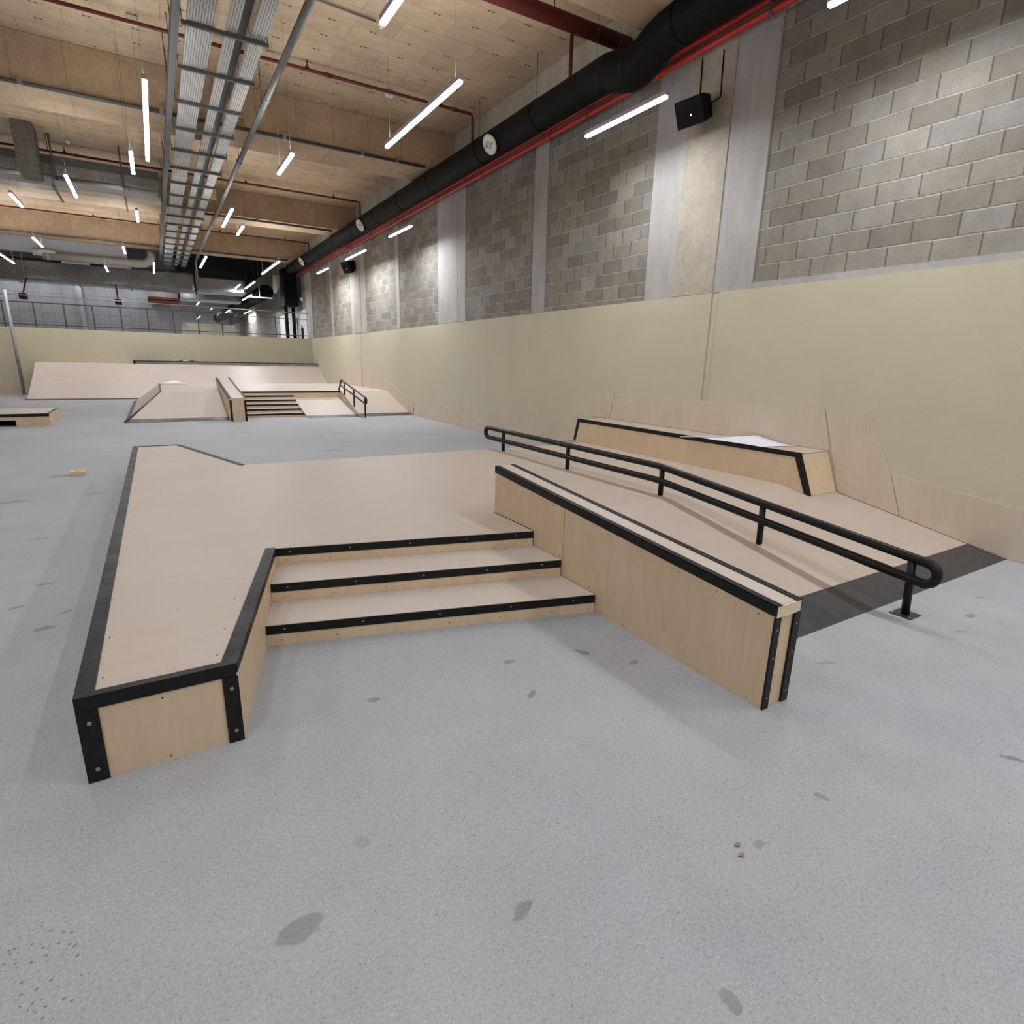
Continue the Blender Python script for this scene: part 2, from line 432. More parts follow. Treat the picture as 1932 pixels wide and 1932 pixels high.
# ------------------------------------------------------------------ room shell
XW = 6.33                # block face of the right-hand wall
YB, YE = -6.0, 62.0
struct('floor', MB().box(-12, 6.9, YB, 29.0, -.15, 0), 'floor', 'pale grey polished concrete floor with dark patches')
struct('ceiling', MB().box(-12, 6.9, YB, 29.6, 6.45, 6.75), 'slab', 'tan concrete ceiling slab with formwork marks')
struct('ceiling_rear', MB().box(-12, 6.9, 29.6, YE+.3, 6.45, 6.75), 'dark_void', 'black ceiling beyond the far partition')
struct('wall_right', MB().box(XW, 6.63, YB, YE, 0, 6.45), 'block', 'grey concrete block wall on the right')
struct('wall_left', MB().box(-12.3, -12, YB, YE, 0, 6.45), 'pale_wall')
struct('wall_back', MB().box(-12.3, 6.63, YB-.3, YB, 0, 6.45), 'pale_wall')
struct('wall_end', MB().box(-12, 6.63, YE, YE+.3, 0, 6.45), 'pale_wall')
struct('floor_upper', MB().box(-12, 6.33, 28.62, YE, 2.2, 2.38), 'light_concrete', 'upper level floor behind the far partition')

# beige boards on the right wall, in two runs with a post between
def beige_run(name, y0, y1, t0, t1, lab):
    struct(name, MB().prism([(y0, 0), (y1, 0), (y1, t1), (y0, t0)], 6.285, XW-.002, 'x'), 'beige', lab)
beige_run('wall_right_board', YB, 5.27, 2.53, 2.525, 'beige painted board cladding, nearest run of the right wall')
beige_run('wall_right_board.001', 5.39, 20.70, 2.525, 2.43, 'beige painted board cladding, middle run of the right wall')
beige_run('wall_right_board.002', 20.79, 28.5, 2.43, 2.40, 'beige painted board cladding, far run of the right wall')
k = 0
for y0, y1, t in ((5.278, 5.386, 2.515), (20.705, 20.785, 2.41)):
    k += 1
    struct('trim_%d' % k, MB().box(6.302, XW-.002, y0, y1, 0, t), 'beige', 'beige corner post between two wall boards')
struct('trim_3', MB().box(6.318, XW+.01, YB, 4.82, 2.531, 2.60), 'light_concrete', 'grey mortar ledge above the beige boards')
# columns of the right wall
cols = [(4.82, 5.40, 'light_concrete', 6.31), (5.40, 6.10, 'tan_concrete', 6.295), (6.10, 6.66, 'light_concrete', 6.31), (9.32, 9.75, 'light_concrete', 6.315),
        (12.58, 12.98, 'light_concrete', 6.315), (12.98, 13.62, 'light_concrete', 6.31), (13.62, 14.12, 'light_concrete', 6.315), (16.87, 17.14, 'light_concrete', 6.315),
        (20.10, 20.65, 'light_concrete', 6.315), (20.65, 21.42, 'tan_concrete', 6.295), (21.42, 21.85, 'light_concrete', 6.315), (24.37, 24.70, 'light_concrete', 6.315), (27.9, 29.1, 'light_concrete', 6.29), (-3.0, -1.4, 'light_concrete', 6.31)]
for i, (a, b, m, x) in enumerate(cols):
    top = 2.525-max(0, (a-5.4))*.0053
    struct('trim_%d' % (i+4), MB().box(x, XW+.01, a, b, top+.004, 5.395), m, 'concrete column in the right wall')
struct('trim_20', MB().box(6.28, XW+.01, YB, YE, 5.40, 6.445), 'tan_concrete', 'tan concrete edge beam along the top of the right wall')
# transverse ceiling beams
for i, y in enumerate((-2.2, 5.35, 13.1, 20.85, 28.4)):
    struct('trim_%d' % (30+i), MB().box(-12, 6.279, y, y+1.22, 5.73, 6.449), 'beam', 'deep tan concrete ceiling beam', bevel=.012)
# each beam is a plain box in a single material
# far partition
struct('wall_far', MB().prism([(-12, 0), (6.283, 0), (6.283, 2.395), (-12, 2.42)], 28.5, 28.58, 'y'), 'beige', 'beige boarded partition across the far end')
struct('baseboard_far', MB().box(-12, -3.85, 28.485, 28.499, 0, .45), 'ply_wall', 'plywood kick board at the foot of the far partition')
# grey panel wall behind the far railing
struct('wall_rear', MB().box(-12, 1.25, 33.0, 33.3, 2.38, 6.44), 'tiles', 'grey panelled wall behind the far railing')
struct('trim_40', MB().box(-2.64, -2.48, 32.86, 32.99, 2.38, 5.0), 'pole_grey', 'narrow grey vertical strip against the grey panelled wall')
struct('trim_41', MB().box(-12, -.55, 30.3, 30.6, 5.30, 6.0).box(-.55, .6, 30.3, 30.6, 5.86, 6.0), 'pale_wall', 'pale concrete downstand beyond the last beam')
struct('trim_42', MB().box(6.29, 6.325, 29.2, 36, 2.38, 3.75), 'pale_wall', 'white lower cladding on the right wall beyond the railing')
struct('trim_43', MB().box(2.0, 5.0, 46, 46.3, 2.38, 3.6), 'tan_concrete', 'grey counter at the end of the upper level')

# ------------------------------------------------------------------ near stair platform
ZL = .36
P0, P1, P2 = (-.40, 2.39), (.139, 2.39), (.534, 3.875)
r1 = ((.357, 3.210), (2.305, 2.680)); r2 = ((.4445, 3.535), (2.305, 3.068)); r3 = (P2, (2.305, 3.437))
Z1, Z2 = .125, .245
XR = 6.274
fb = thing('stair_platform', 'plywood skate platform with three stairs and a ramp, nearest the camera', 'skate ramp', (2.3, 5.0, 0))
T = .018
deck = [P0, P1, P2, r3[1], (2.305, 4.05), (2.502, 4.05), (2.502, 3.75), (XR, 3.75), (XR, 7.2), (.74, 7.2), (.143, 9.21), (-.40, 9.21)]
MB().prism(deck, ZL-T, ZL).build('deck', 'ply_top', fb, .002)
# side skins under the deck
sk = MB()
def skin(mb, a, b, z0, z1, t=.018):
    a = Vector((a[0], a[1], 0)); b = Vector((b[0], b[1], 0)); d = (b-a).normalized(); n = Vector((-d.y, d.x, 0))*t
    mb.hull8([(*a.xy, z0), (*b.xy, z0), (*(b+n).xy, z0), (*(a+n).xy, z0)], [(*a.xy, z1), (*b.xy, z1), (*(b+n).xy, z1), (*(a+n).xy, z1)])
    return mb
skin(MB(), P0, P1, 0, ZL-T).build('front_panel', 'ply_side', fb)
skin(MB(), P1, P2, 0, ZL-T).build('side_panel', 'ply_side', fb)
skin(MB(), (-.40, 9.21), P0, 0, ZL-T).build('side_panel', 'ply_side', fb)
skin(skin(MB(), (.143, 9.21), (-.40, 9.21), 0, ZL-T), (.74, 7.2), (.143, 9.21), 0, ZL-T).build('rear_panel', 'ply_side', fb)
# steps
def lerp(a, b, t): return tuple(a[i]+(b[i]-a[i])*t for i in range(len(a)))
for i, (lo, hi, z0, z1) in enumerate(((r1, r2, 0, Z1), (r2, r3, Z1, Z2))):
    st = MB().prism([lo[0], lo[1], hi[1], hi[0]], z1-T, z1).build('tread', 'ply_bank', fb, .0015)
for lo, z0, z1 in ((r1, 0, Z1), (r2, Z1, Z2), (r3, Z2, ZL)):
    skin(MB(), lo[0], lo[1], z0, z1-T).build('riser', 'ply_side', fb)
    # steel nosing strip with bolts
    a = Vector((*lo[0], 0)); b = Vector((*lo[1], 0)); d = (b-a).normalized(); n = Vector((d.y, -d.x, 0))
    e = .004
    ns = MB().hull8([(*a.xy, z1-.056), (*(a+n*e).xy, z1-.056), (*(b+n*e).xy, z1-.056), (*b.xy, z1-.056)],
                    [(*a.xy, z1-.004), (*(a+n*e).xy, z1-.004), (*(b+n*e).xy, z1-.004), (*b.xy, z1-.004)]).build('nosing', 'black_paint', fb)
    for t in (.05, .265, .49, .715, .925):
        c = a+(b-a)*t
        MB().disc((c.x+n.x*e, c.y+n.y*e, z1-.028), n, .0055, .002).build('bolt', 'bolt_steel', ns)
# screw heads along the risers
def screws(pts, nrm, parent, name='screw', r=.0035):
    for p in pts: MB().disc(p, nrm, r, .0012, 8).build(name, 'edge_steel', parent)
for lo, z0 in ((r1, 0), (r2, Z1), (r3, Z2)):
    a = Vector((*lo[0], 0)); b = Vector((*lo[1], 0)); d = (b-a).normalized(); n = Vector((d.y, -d.x, 0))
    screws([(a.x+(b.x-a.x)*t, a.y+(b.y-a.y)*t, z0+.028) for t in (.04, .19, .36, .52, .68, .85, .975)], n, fb)
# coping: steel angle round the tongue of the platform
def angle(pts, wtop, hside, name, inward):
    """flat angle along segment pts[0]-pts[1]; inward = unit vector to the deck's inside"""
    a, b = Vector((*pts[0], 0)), Vector((*pts[1], 0)); i = Vector((*inward, 0)); e = .004+.0005*len([1 for c in fb.children if c.name.startswith('coping')])
    m = MB()
    m.hull8([(*(a-i*e).xy, ZL), (*(b-i*e).xy, ZL), (*(b+i*wtop).xy, ZL), (*(a+i*wtop).xy, ZL)],
            [(*(a-i*e).xy, ZL+e), (*(b-i*e).xy, ZL+e), (*(b+i*wtop).xy, ZL+e), (*(a+i*wtop).xy, ZL+e)])
    m.hull8([(*(a-i*e).xy, ZL-hside), (*(b-i*e).xy, ZL-hside), (*a.xy, ZL-hside)[0:3], (*a.xy, ZL-hside)][:2]+[(*b.xy, ZL-hside), (*a.xy, ZL-hside)],
            [(*(a-i*e).xy, ZL), (*(b-i*e).xy, ZL), (*b.xy, ZL), (*a.xy, ZL)])
    return m.build(name, 'black_steel', fb)
angle(((-.40, 9.21), (-.40, 2.386)), .060, .05, 'coping', (1, 0))
angle(((-.404, 2.39), (.139, 2.39)), .034, .052, 'coping', (0, 1))
dsd = (Vector(P2)-Vector(P1)).normalized()
angle((P1, (P2[0], P2[1])), .058, .040, 'coping', (-dsd.y, dsd.x))
angle(((-.40, 9.21), (.143, 9.21)), .05, .04, 'coping', (0, -1))
db = (Vector((.74, 7.2))-Vector((.143, 9.21))).normalized()
angle(((.143, 9.21), (.74, 7.2)), .05, .04, 'coping', (-abs(db.y), -abs(db.x)))
# corner plates on the front face
for xa, xb in ((-.404, -.335), (.083, .143)):
    cp = MB().box(xa, xb, 2.382, 2.3895, .001, ZL-.053).build('corner_plate', 'black_steel', fb, .001)
    for z in (.055, .255):
        MB().disc(((xa+xb)/2+.002, 2.382, z), (0, -1, 0), .008, .003).build('bolt', 'bolt_steel', cp)
screws([(-.13, 2.3895, .018), (-.13, 2.3895, .285)], (0, -1, 0), fb)
# deck screws
screws([(-.32, 2.52, ZL), (-.32, 2.9, ZL), (-.33, 3.4, ZL), (-.33, 4.0, ZL), (.08, 2.5, ZL), (.13, 2.75, ZL), (.21, 3.1, ZL), (.29, 3.4, ZL), (-.08, 2.46, ZL), (-.05, 3.1, ZL), (-.06, 3.6, ZL)], (0, 0, 1), fb)
# ramps: front (with steel plate), rear
YT0, YR0 = 1.78, 3.75
rz = lambda y: (y-YT0)/(YR0-YT0)*ZL
yp = 2.085
MB().slab([(2.502, yp, rz(yp)), (XR, yp, rz(yp)), (XR, YR0, ZL), (2.502, YR0, ZL)], T).build('ramp_surface', 'ply_top', fb)
MB().slab([(2.502, YT0, .0025), (XR, YT0, .0025), (XR, yp+.002, rz(yp)+.0022), (2.502, yp+.002, rz(yp)+.0022)], .0025).build('kick_plate', 'kick_steel', fb)
MB().prism([(YT0+.12, 0), (YR0, 0), (YR0, ZL-T), (YT0+.12, rz(YT0+.12)-T)], 2.503, 2.52, 'x').build('ramp_side', 'ply_side', fb)
MB().slab([(.76, 7.2, ZL), (XR, 7.2, ZL), (XR, 8.75, .06), (.76, 8.75, .06)], T).build('ramp_surface', 'ply_top', fb)
MB().slab([(.76, 8.75, .061), (XR, 8.75, .061), (XR, 9.1, .003), (.76, 9.1, .003)], .003).build('kick_plate', 'kick_steel', fb)

# ------------------------------------------------------------------ sloping grind ledge beside the stairs
ld = thing('grind_ledge', 'long narrow sloping plywood ledge with black steel edges right of the near stairs', 'ledge', (2.4, 2.7, 0))
LX0, LX1, LY0, LY1, LZ0, LZ1 = 2.312, 2.496, 1.42, 4.04, .540, .757
lz = lambda y: LZ0+(y-LY0)/(LY1-LY0)*(LZ1-LZ0)
def ledge_side(x0, x1, name):
    MB().prism([(LY0, .001), (3.44, .001), (3.44, ZL+.001), (LY1, ZL+.001), (LY1, LZ1-.015), (LY0, LZ0-.015)], x0, x1, 'x').build(name, 'ply_side', ld)
ledge_side(LX0, LX0+.018, 'side_panel')
MB().prism([(LY0, .001), (1.77, .001), (YR0, ZL+.003), (LY1, ZL+.003), (LY1, LZ1-.015), (LY0, LZ0-.015)], LX1-.018, LX1-.001, 'x').build('side_panel', 'ply_side', ld)
MB().slab([(LX0+.001, LY0, LZ0), (LX1-.001, LY0, LZ0), (LX1-.001, LY1, LZ1), (LX0+.001, LY1, LZ1)], .015).build('top_panel', 'ply_bank', ld)
MB().box(LX0+.018, LX1-.018, LY0-.001, LY0+.017, .001, LZ0-.015).build('end_panel', 'ply_side', ld)
MB().box(LX0+.018, LX1-.018, LY1-.018, LY1, ZL+.001, LZ1-.015).build('end_panel', 'ply_side', ld)
# T shaped facing block at the end
MB().box(LX0+.002, LX1-.002, LY0-.012, LY0-.001, LZ0-.060, LZ0-.002).build('end_cap', 'ply_edge', ld)
e = .004
for xa, side in ((LX0, -1), (LX1, 1)):
    x_in = xa-side*.036
    m = MB()
    xs = sorted((xa+side*e, x_in))
    m.slab([(xs[0], LY0-.012, LZ0+e-.001), (xs[1], LY0-.012, LZ0+e-.001), (xs[1], LY1, LZ1+e), (xs[0], LY1, LZ1+e)], e)
    xs2 = sorted((xa, xa+side*e))
    m.prism([(LY0-.012, LZ0-.052), (LY1, LZ1-.052), (LY1, LZ1+e), (LY0-.012, LZ0+e)], xs2[0], xs2[1], 'x')
    m.build('edge_angle', 'black_steel', ld)
for xa, xb in ((LX0-.003, LX0+.040), (LX1-.042, LX1+.008)):
    pl = MB().box(xa, xb, LY0-.013, LY0-.002, .001, LZ0-.058).build('corner_plate', 'black_steel', ld, .001)
    for z in (.06, .27, .42): MB().disc(((xa+xb)/2, LY0-.013, z), (0, -1, 0), .005, .002).build('bolt', 'bolt_steel', pl)
screws([(LX0, y, lz(y)-.075) for y in (1.5, 1.75, 2.0, 2.3, 2.6, 2.9, 3.2, 3.5, 3.8)]+[(LX0, y, .02) for y in (1.5, 1.8, 2.1, 2.4, 2.62)]+[(LX0, y, z) for y, z in ((2.75, .15), (3.1, .27), (3.6, .38))], (-1, 0, 0), ld)
MB().box(LX0-.0006, LX0, 3.055, 3.058, .25, lz(3.05)-.055).build('panel_joint', 'edge_steel', ld)

# ------------------------------------------------------------------ round-tube rails
def arc(cy, cz, r, a0, a1, x, n=8):
    return [(x, cy+r*math.cos(a0+(a1-a0)*i/n), cz+r*math.sin(a0+(a1-a0)*i/n)) for i in range(n+1)]
rl = thing('grind_rail', 'long black round-tube rail bending down the near ramp, five posts', 'rail', (4.11, 4.4, 0))
RX = 4.10
yb = 3.90; sl = (.648-.412)/(yb-1.52)
def loop_path():
    pts = []
    r = .070
    zu, zl = .645, .505
    pts += [(RX, 7.40, zu)]
    pts += [(RX, y, zu) for y in (6.4, 5.4, 4.4, yb+.12)]
    pts += [(RX, yb, zu-.003), (RX, yb-.12, zu-.003-.12*sl)]
    zn = zu-.003-(yb-1.54)*sl
    pts += [(RX, 2.8, zu-.003-(yb-2.8)*sl), (RX, 1.54, zn)]
    # near loop, tilted with the slope
    cy, cz = 1.54+.07*sl, zn-.07
    a0 = PI/2-math.atan(sl)*0
    pts += [(RX, cy-.07*math.sin(t), cz+.07*math.cos(t)) for t in [PI*i/10 for i in range(1, 10)]]
    pts += [(RX, 1.54, zn-.14), (RX, 2.8, zu-.003-(yb-2.8)*sl-.14), (RX, yb-.12, zu-.003-.12*sl-.14), (RX, yb, zl-.003), (RX, yb+.12, zl)]
    pts += [(RX, y, zl) for y in (4.4, 5.4, 6.4, 7.40)]
    pts += [(RX, 7.40+.07*math.sin(t), .575-.07*math.cos(t)) for t in [PI*i/10 for i in range(1, 10)]]
    return pts
MB().tube(loop_path(), .0315, 16, closed=True).build('rail_tube', 'black_paint', rl)
ztop = lambda y: .645 if y > yb else .642-(yb-y)*sl
for y, zf, xf in ((6.95, ZL+.001, 4.10), (5.42, ZL+.001, 4.10), (3.89, ZL+.001, 4.105), (2.76, rz(2.76)+.009, 4.115), (1.63, .006, 4.156)):
    MB().tube([(xf, y, zf), (RX, y, ztop(y)-.02)], .0255, 14).build('post', 'black_paint', rl)
bp = MB().box(4.09, 4.235, 1.565, 1.70, .0005, .006).build('base_plate', 'edge_steel', rl)
for x in (4.105, 4.22):
    for y in (1.58, 1.685): MB().disc((x, y, .006), (0, 0, 1), .008, .006, 6).build('bolt', 'bolt_steel', bp)

# ------------------------------------------------------------------ grind box against the wall on the near platform
gb = thing('grind_box', 'low plywood box with black steel front edge against the beige wall', 'ledge', (6.0, 5.4, ZL))
BX = 5.77; BT = .725
y0t, y1t, y0b, y1b = 3.53, 7.41, 3.365, 7.50
zb0 = rz(y0b)+.003
prof = [(y0b, zb0), (YR0, ZL+.002), (y1b, ZL+.002), (y1t, BT-.015), (y0t, BT-.015)]
MB().prism(prof, BX, BX+.018, 'x').build('front_panel', 'ply_side', gb)
MB().hull8([(BX+.019, y0b, zb0), (6.276, y0b, zb0), (6.276, y0b+.02, zb0+.004), (BX+.019, y0b+.02, zb0+.004)],
           [(BX+.019, y0t, BT-.015), (6.276, y0t, BT-.015), (6.276, y0t+.018, BT-.015), (BX+.019, y0t+.018, BT-.015)]).build('end_panel', 'ply_side', gb)
MB().hull8([(BX+.019, y1b-.02, ZL+.002), (6.276, y1b-.02, ZL+.002), (6.276, y1b, ZL+.002), (BX+.019, y1b, ZL+.002)],
           [(BX+.019, y1t-.018, BT-.015), (6.276, y1t-.018, BT-.015), (6.276, y1t, BT-.015), (BX+.019, y1t, BT-.015)]).build('end_panel', 'ply_side', gb)
MB().box(BX, 6.276, y0t, y1t, BT-.015, BT).build('top_panel', 'ply_top', gb)
w = .055
MB().prism([(y0b, zb0), (y0b+.06, zb0+.012), (y0t+.06, BT-.048), (y1t-.06, BT-.048), (y1b-.06, ZL+.003), (y1b, ZL+.003), (y1t, BT+.003), (y0t, BT+.003)], BX-.004, BX-.0005, 'x').build('edge_angle', 'black_steel', gb)
MB().hull8([(BX-.004, y0b-.004, zb0), (BX+.035, y0b-.004, zb0), (BX+.035, y0b-.0005, zb0), (BX-.004, y0b-.0005, zb0)],
           [(BX-.004, y0t-.004, BT+.002), (BX+.012, y0t-.004, BT+.002), (BX+.012, y0t-.0005, BT+.002), (BX-.004, y0t-.0005, BT+.002)]).build('edge_angle', 'black_steel', gb)
MB().box(BX-.004, BX+.03, y0t, y1t, BT, BT+.003).build('edge_angle', 'black_steel', gb)
# sheets on top
def sheet(name, label, cat, grid, mat, thick=.0015):
    n = len(grid); m = len(grid[0])
    vs = [p for r in grid for p in r]+[(p[0], p[1], p[2]-thick) for r in grid for p in r]
    N = n*m; fs = []
    for i in range(n-1):
        for j in range(m-1):
            a = i*m+j
            fs += [(a, a+1, a+m+1, a+m), (N+a+m, N+a+m+1, N+a+1, N+a)]
    for j in range(m-1): fs += [(j+1, j, N+j, N+j+1), ((n-1)*m+j, (n-1)*m+j+1, N+(n-1)*m+j+1, N+(n-1)*m+j)]
    for i in range(n-1): fs += [(i*m, (i+1)*m, N+(i+1)*m, N+i*m), ((i+1)*m+m-1, i*m+m-1, N+i*m+m-1, N+(i+1)*m+m-1)]
    o = MB().add(vs, fs, 0, True).build(name, mat, None, 0, grid[n//2][m//2])
    return tag(o, label, cat)
g = []
for i in range(9):
    u = i/8; row = []
    for j in range(7):
        v = j/6
        x = 5.76+v*.48+.02*math.sin(u*5); y = 3.95+u*.85+(v-.5)*-.10
        z = BT+.006+.002*math.sin(u*9+v*3)**2
        if v > .55: z += (v-.55)**2*.30*max(0, 1-abs(u-.62)*2.4)
        if v < .18 and u < .45: z += 0
        row.append((x, y, z))
    g.append(row)
sheet('plan_sheet', 'large white printed plan sheet with a curled edge on the box by the wall', 'paper', g, 'plan')
g = [[(5.73+.5*u, 5.10+.08*u+v*.10, BT+.0055+.002*math.sin(u*7+v*2)) for v in (0, .5, 1)] for u in [i/6 for i in range(7)]]
o = MB().tube([(5.55, 5.02, BT+.008), (5.75, 4.90, BT+.012), (5.95, 4.80, BT+.022), (6.05, 4.74, BT+.03)], [.004, .004, .005, .004], 6).build('paper_strip', 'paper', None, 0, (5.75, 4.9, BT))
tag(o, 'thin white rolled strip sticking out over the front edge of the wall box', 'paper')

# ------------------------------------------------------------------ plywood sheets fixed to the wall
def ply_sheet(label, poly, x=6.2835, t=.008, name='wall_sheet', base=None, mat='ply_wall'):
    b = (x, sum(p[0] for p in poly)/len(poly), min(p[1] for p in poly))
    o = MB().prism(poly, x-t, x, 'x').build(name, mat, None, .001, b)
    return tag(o, label, 'plywood')
ply_sheet('small pale plywood sheet on the beige wall behind the far end of the wall box', [(7.57, 1.14), (7.14, 1.14), (7.22, .728), (7.68, .728)])
ply_sheet('long plywood sheet screwed to the beige wall behind the wall box', [(7.13, 1.135), (3.64, 1.17), (3.52, .728), (7.21, .728)])
ply_sheet('slanting plywood sheet on the beige wall at the near end of the wall box', [(3.63, 1.17), (3.17, 1.17), (2.86, .60), (2.70, rz(2.70)+.006), (3.35, rz(3.35)+.006)])
ply_sheet('low plywood kick board along the wall beside the near ramp, lying nearest', [(2.85, .59), (1.75, .46), (-4.0, .46), (-4.0, .002), (1.77, .002), (2.69, rz(2.69)+.006)])
ply_sheet('long low plywood kick board on the wall between the two platforms', [(15.77, .40), (7.73, .55), (7.70, .38), (9.2, .002), (15.95, .002)])

# ------------------------------------------------------------------ far stair platform
ZF = .60
fp = thing('stair_platform', 'far plywood skate platform with six stairs and hipped ramps, against the right wall', 'skate ramp', (3, 19, 0))
FY0, FYT, FYB = 16.0, 18.1, 23.2
fz = lambda y: (y-FY0)/(FYT-FY0)*ZF
MB().prism([(0, FYT), (1.42, FYT), (1.42, 19.0), (1.80, 19.0), (1.80, FYT-.05), (4.75, FYT-.05), (4.75, FYT), (XR, FYT), (XR, FYB), (0, FYB)], ZF-T, ZF).build('deck', 'ply_bank', fp)
yq = FY0+.22
# front ramp with hip corner
MB().slab([(-.7+.02, yq, fz(yq)), (1.415, yq, fz(yq)), (1.415, FYT, ZF), (0, FYT, ZF)], T).build('ramp_surface', 'ply_top', fp)
MB().slab([(-.80, FY0, .003), (1.415, FY0, .003), (1.415, yq, fz(yq)+.003), (-.69, yq, fz(yq)+.003)], .003).build('kick_plate', 'kick_steel', fp)
MB().slab([(-.69, yq+.03, fz(yq)), (0, FYT, ZF), (0, FYB, ZF), (-.69, FYB, fz(yq))], T).build('ramp_surface', 'ply_bank', fp)
MB().slab([(-.80, FY0, .003), (-.68, yq, fz(yq)+.003), (-.68, FYB, fz(yq)+.003), (-.80, FYB, .003)], .003).build('kick_plate', 'kick_steel', fp)
MB().tube([(-.79, FY0+.02, .012), (0, FYT, ZF+.002)], .020, 6).build('hip_strip', 'edge_steel', fp)
MB().box(-.02, .03, FYT, FYB, ZF, ZF+.004).box(-.02, .9, FYB-.05, FYB, ZF, ZF+.004).build('coping', 'edge_steel', fp)
# stairs
ys = [16.50, 16.83, 17.17, 17.50, 17.82, FYT-.05]
for i, y in enumerate(ys):
    z1 = .1*(i+1); xr = 3.33 if i < 5 else 4.75
    if i < 5: MB().box(1.83, xr, y, ys[i+1], z1-T, z1).build('tread', 'ply_bank', fp)
    MB().box(1.83, xr, y, y+.015, (.1*i if i < 5 else .38), z1-T).build('riser', 'ply_side', fp)
    MB().box(1.83, xr, y-.004, y, z1-.05, z1-.004).build('nosing', 'black_paint', fp)
# side of the stair block and lower bank
gz = lambda y: (y-FY0)*.195
MB().prism([(16.0, 0), (FYT-.05, 0), (FYT-.05, .41), (16.0, .001)], 3.335, 3.35, 'x').build('side_panel', 'ply_side', fp)
MB().prism([(16.50, 0), (FYT-.05, 0)]+[(FYT-.05, .5), (17.82, .5), (17.82, .4), (17.5, .4), (17.5, .3), (17.17, .3), (17.17, .2), (16.83, .2), (16.83, .1), (16.5, .1)], 3.331, 3.334, 'x').build('side_panel', 'ply_side', fp)
MB().slab([(3.335, yq, gz(yq)), (4.73, yq, gz(yq)), (4.73, FYT-.05, .41), (3.335, FYT-.05, .41)], T).build('ramp_surface', 'ply_bank', fp)
MB().slab([(3.36, FY0, .003), (4.73, FY0, .003), (4.73, yq, gz(yq)+.003), (3.36, yq, gz(yq)+.003)], .003).build('kick_plate', 'kick_steel', fp)
MB().prism([(FY0, 0), (FYT, 0), (FYT, ZF-T), (FY0, .001)], 4.735, 4.752, 'x').build('side_panel', 'ply_side', fp)
MB().slab([(4.753, yq, fz(yq)), (XR, yq, fz(yq)), (XR, FYT, ZF), (4.753, FYT, ZF)], T).build('ramp_surface', 'ply_top', fp)
MB().slab([(4.753, FY0, .003), (XR, FY0, .003), (XR, yq, fz(yq)+.003), (4.753, yq, fz(yq)+.003)], .003).build('kick_plate', 'kick_steel', fp)
MB().box(.02, XR, FYB-.02, FYB, 0, ZF-T).build('rear_panel', 'ply_side', fp)
# far ledge
fl = thing('grind_ledge', 'wide sloping plywood ledge with black steel edges beside the far stairs', 'ledge', (1.6, 17, 0))
A, B, C, D = 15.66, 18.98, .575, .945
MB().prism([(A, .001), (FY0, .001), (FYT, ZF+.002), (B, ZF+.002), (B, D), (A, C)], 1.425, 1.445, 'x').build('side_panel', 'ply_side', fl)
MB().prism([(A, .001), (16.49, .001), (FYT-.06, ZF+.002), (B, ZF+.002), (B, D), (A, C)], 1.772, 1.79, 'x').build('side_panel', 'ply_side', fl)
MB().box(1.446, 1.771, A, A+.018, .001, C-.015).build('end_panel', 'ply_side', fl)
MB().slab([(1.446, A, C), (1.771, A, C), (1.771, B, D), (1.446, B, D)], .015).build('top_panel', 'ply_bank', fl)
MB().box(1.446, 1.771, B-.018, B, ZF+.001, D-.016).build('end_panel', 'ply_side', fl)
for xa, xb in ((1.421, 1.470), (1.747, 1.794)):
    MB().prism([(A-.004, C-.05), (B, D-.05), (B, D+.004), (A-.004, C+.004)], xa if xa < 1.6 else 1.7905, 1.4245 if xa < 1.6 else xb, 'x').slab([(xa, A-.004, C+.004), (xb, A-.004, C+.004), (xb, B, D+.004), (xa, B, D+.004)], .003).build('edge_angle', 'black_steel', fl)
    MB().box(xa, xb, A-.006, A-.0005, .001, C-.055).build('corner_plate', 'black_steel', fl)
# far rail
fr = thing('grind_rail', 'short black rail with three posts on the far ramp', 'rail', (4.8, 17, 0))
FRX = 4.80
up = [(FRX, 18.05, .93), (FRX, 17.0, .765), (FRX, 15.62, .545)]
MB().tube([(FRX, 18.36, .602), (FRX, 18.07, .90), (FRX, 18.0, .925), (FRX, 17.0, .765), (FRX, 15.66, .550)]
          + [(FRX, 15.64-.08*math.sin(t), .465+.085*math.cos(t)) for t in [PI*i/8 for i in range(1, 8)]]
          + [(FRX, 15.66, .38), (FRX, 17.0, .59), (FRX, 18.22, .775)], .026, 10).build('rail_tube', 'black_paint', fr)
for y, z0, z1 in ((17.72, fz(17.72)+.011, .87), (16.74, fz(16.74)+.011, .72), (15.70, .002, .53)):
    MB().tube([(FRX, y, z0), (FRX, y, z1)], .022, 8).build('post', 'black_paint', fr)
ply_sheet('plywood kick sheet with a slanted top beside the far ramp', [(18.12, .93), (15.80, .39), (15.86, .004), (16.0, .004), (18.12, ZF+.004)])
ply_sheet('plywood kick sheet on the wall along the far platform deck', [(18.13, .90), (18.13, ZF+.003), (20.68, ZF+.003), (20.68, .90)])
ply_sheet('plywood kick sheet on the wall past the far beige corner post', [(20.80, 1.16), (20.80, ZF+.003), (23.2, ZF+.003), (23.2, 1.16)])
# plastic sheet at the far platform's corner
g = [[(.0+u*.9, 23.1-v*.5, ZF+.012+.10*max(0, 1-abs(u-.45)*3)*(1-v)+.003*math.sin(u*11)) for v in (0, .5, 1)] for u in [i/9 for i in range(10)]]
sheet('plan_sheet', 'crumpled white sheet lying at the back corner of the far platform', 'paper', g, 'paper')

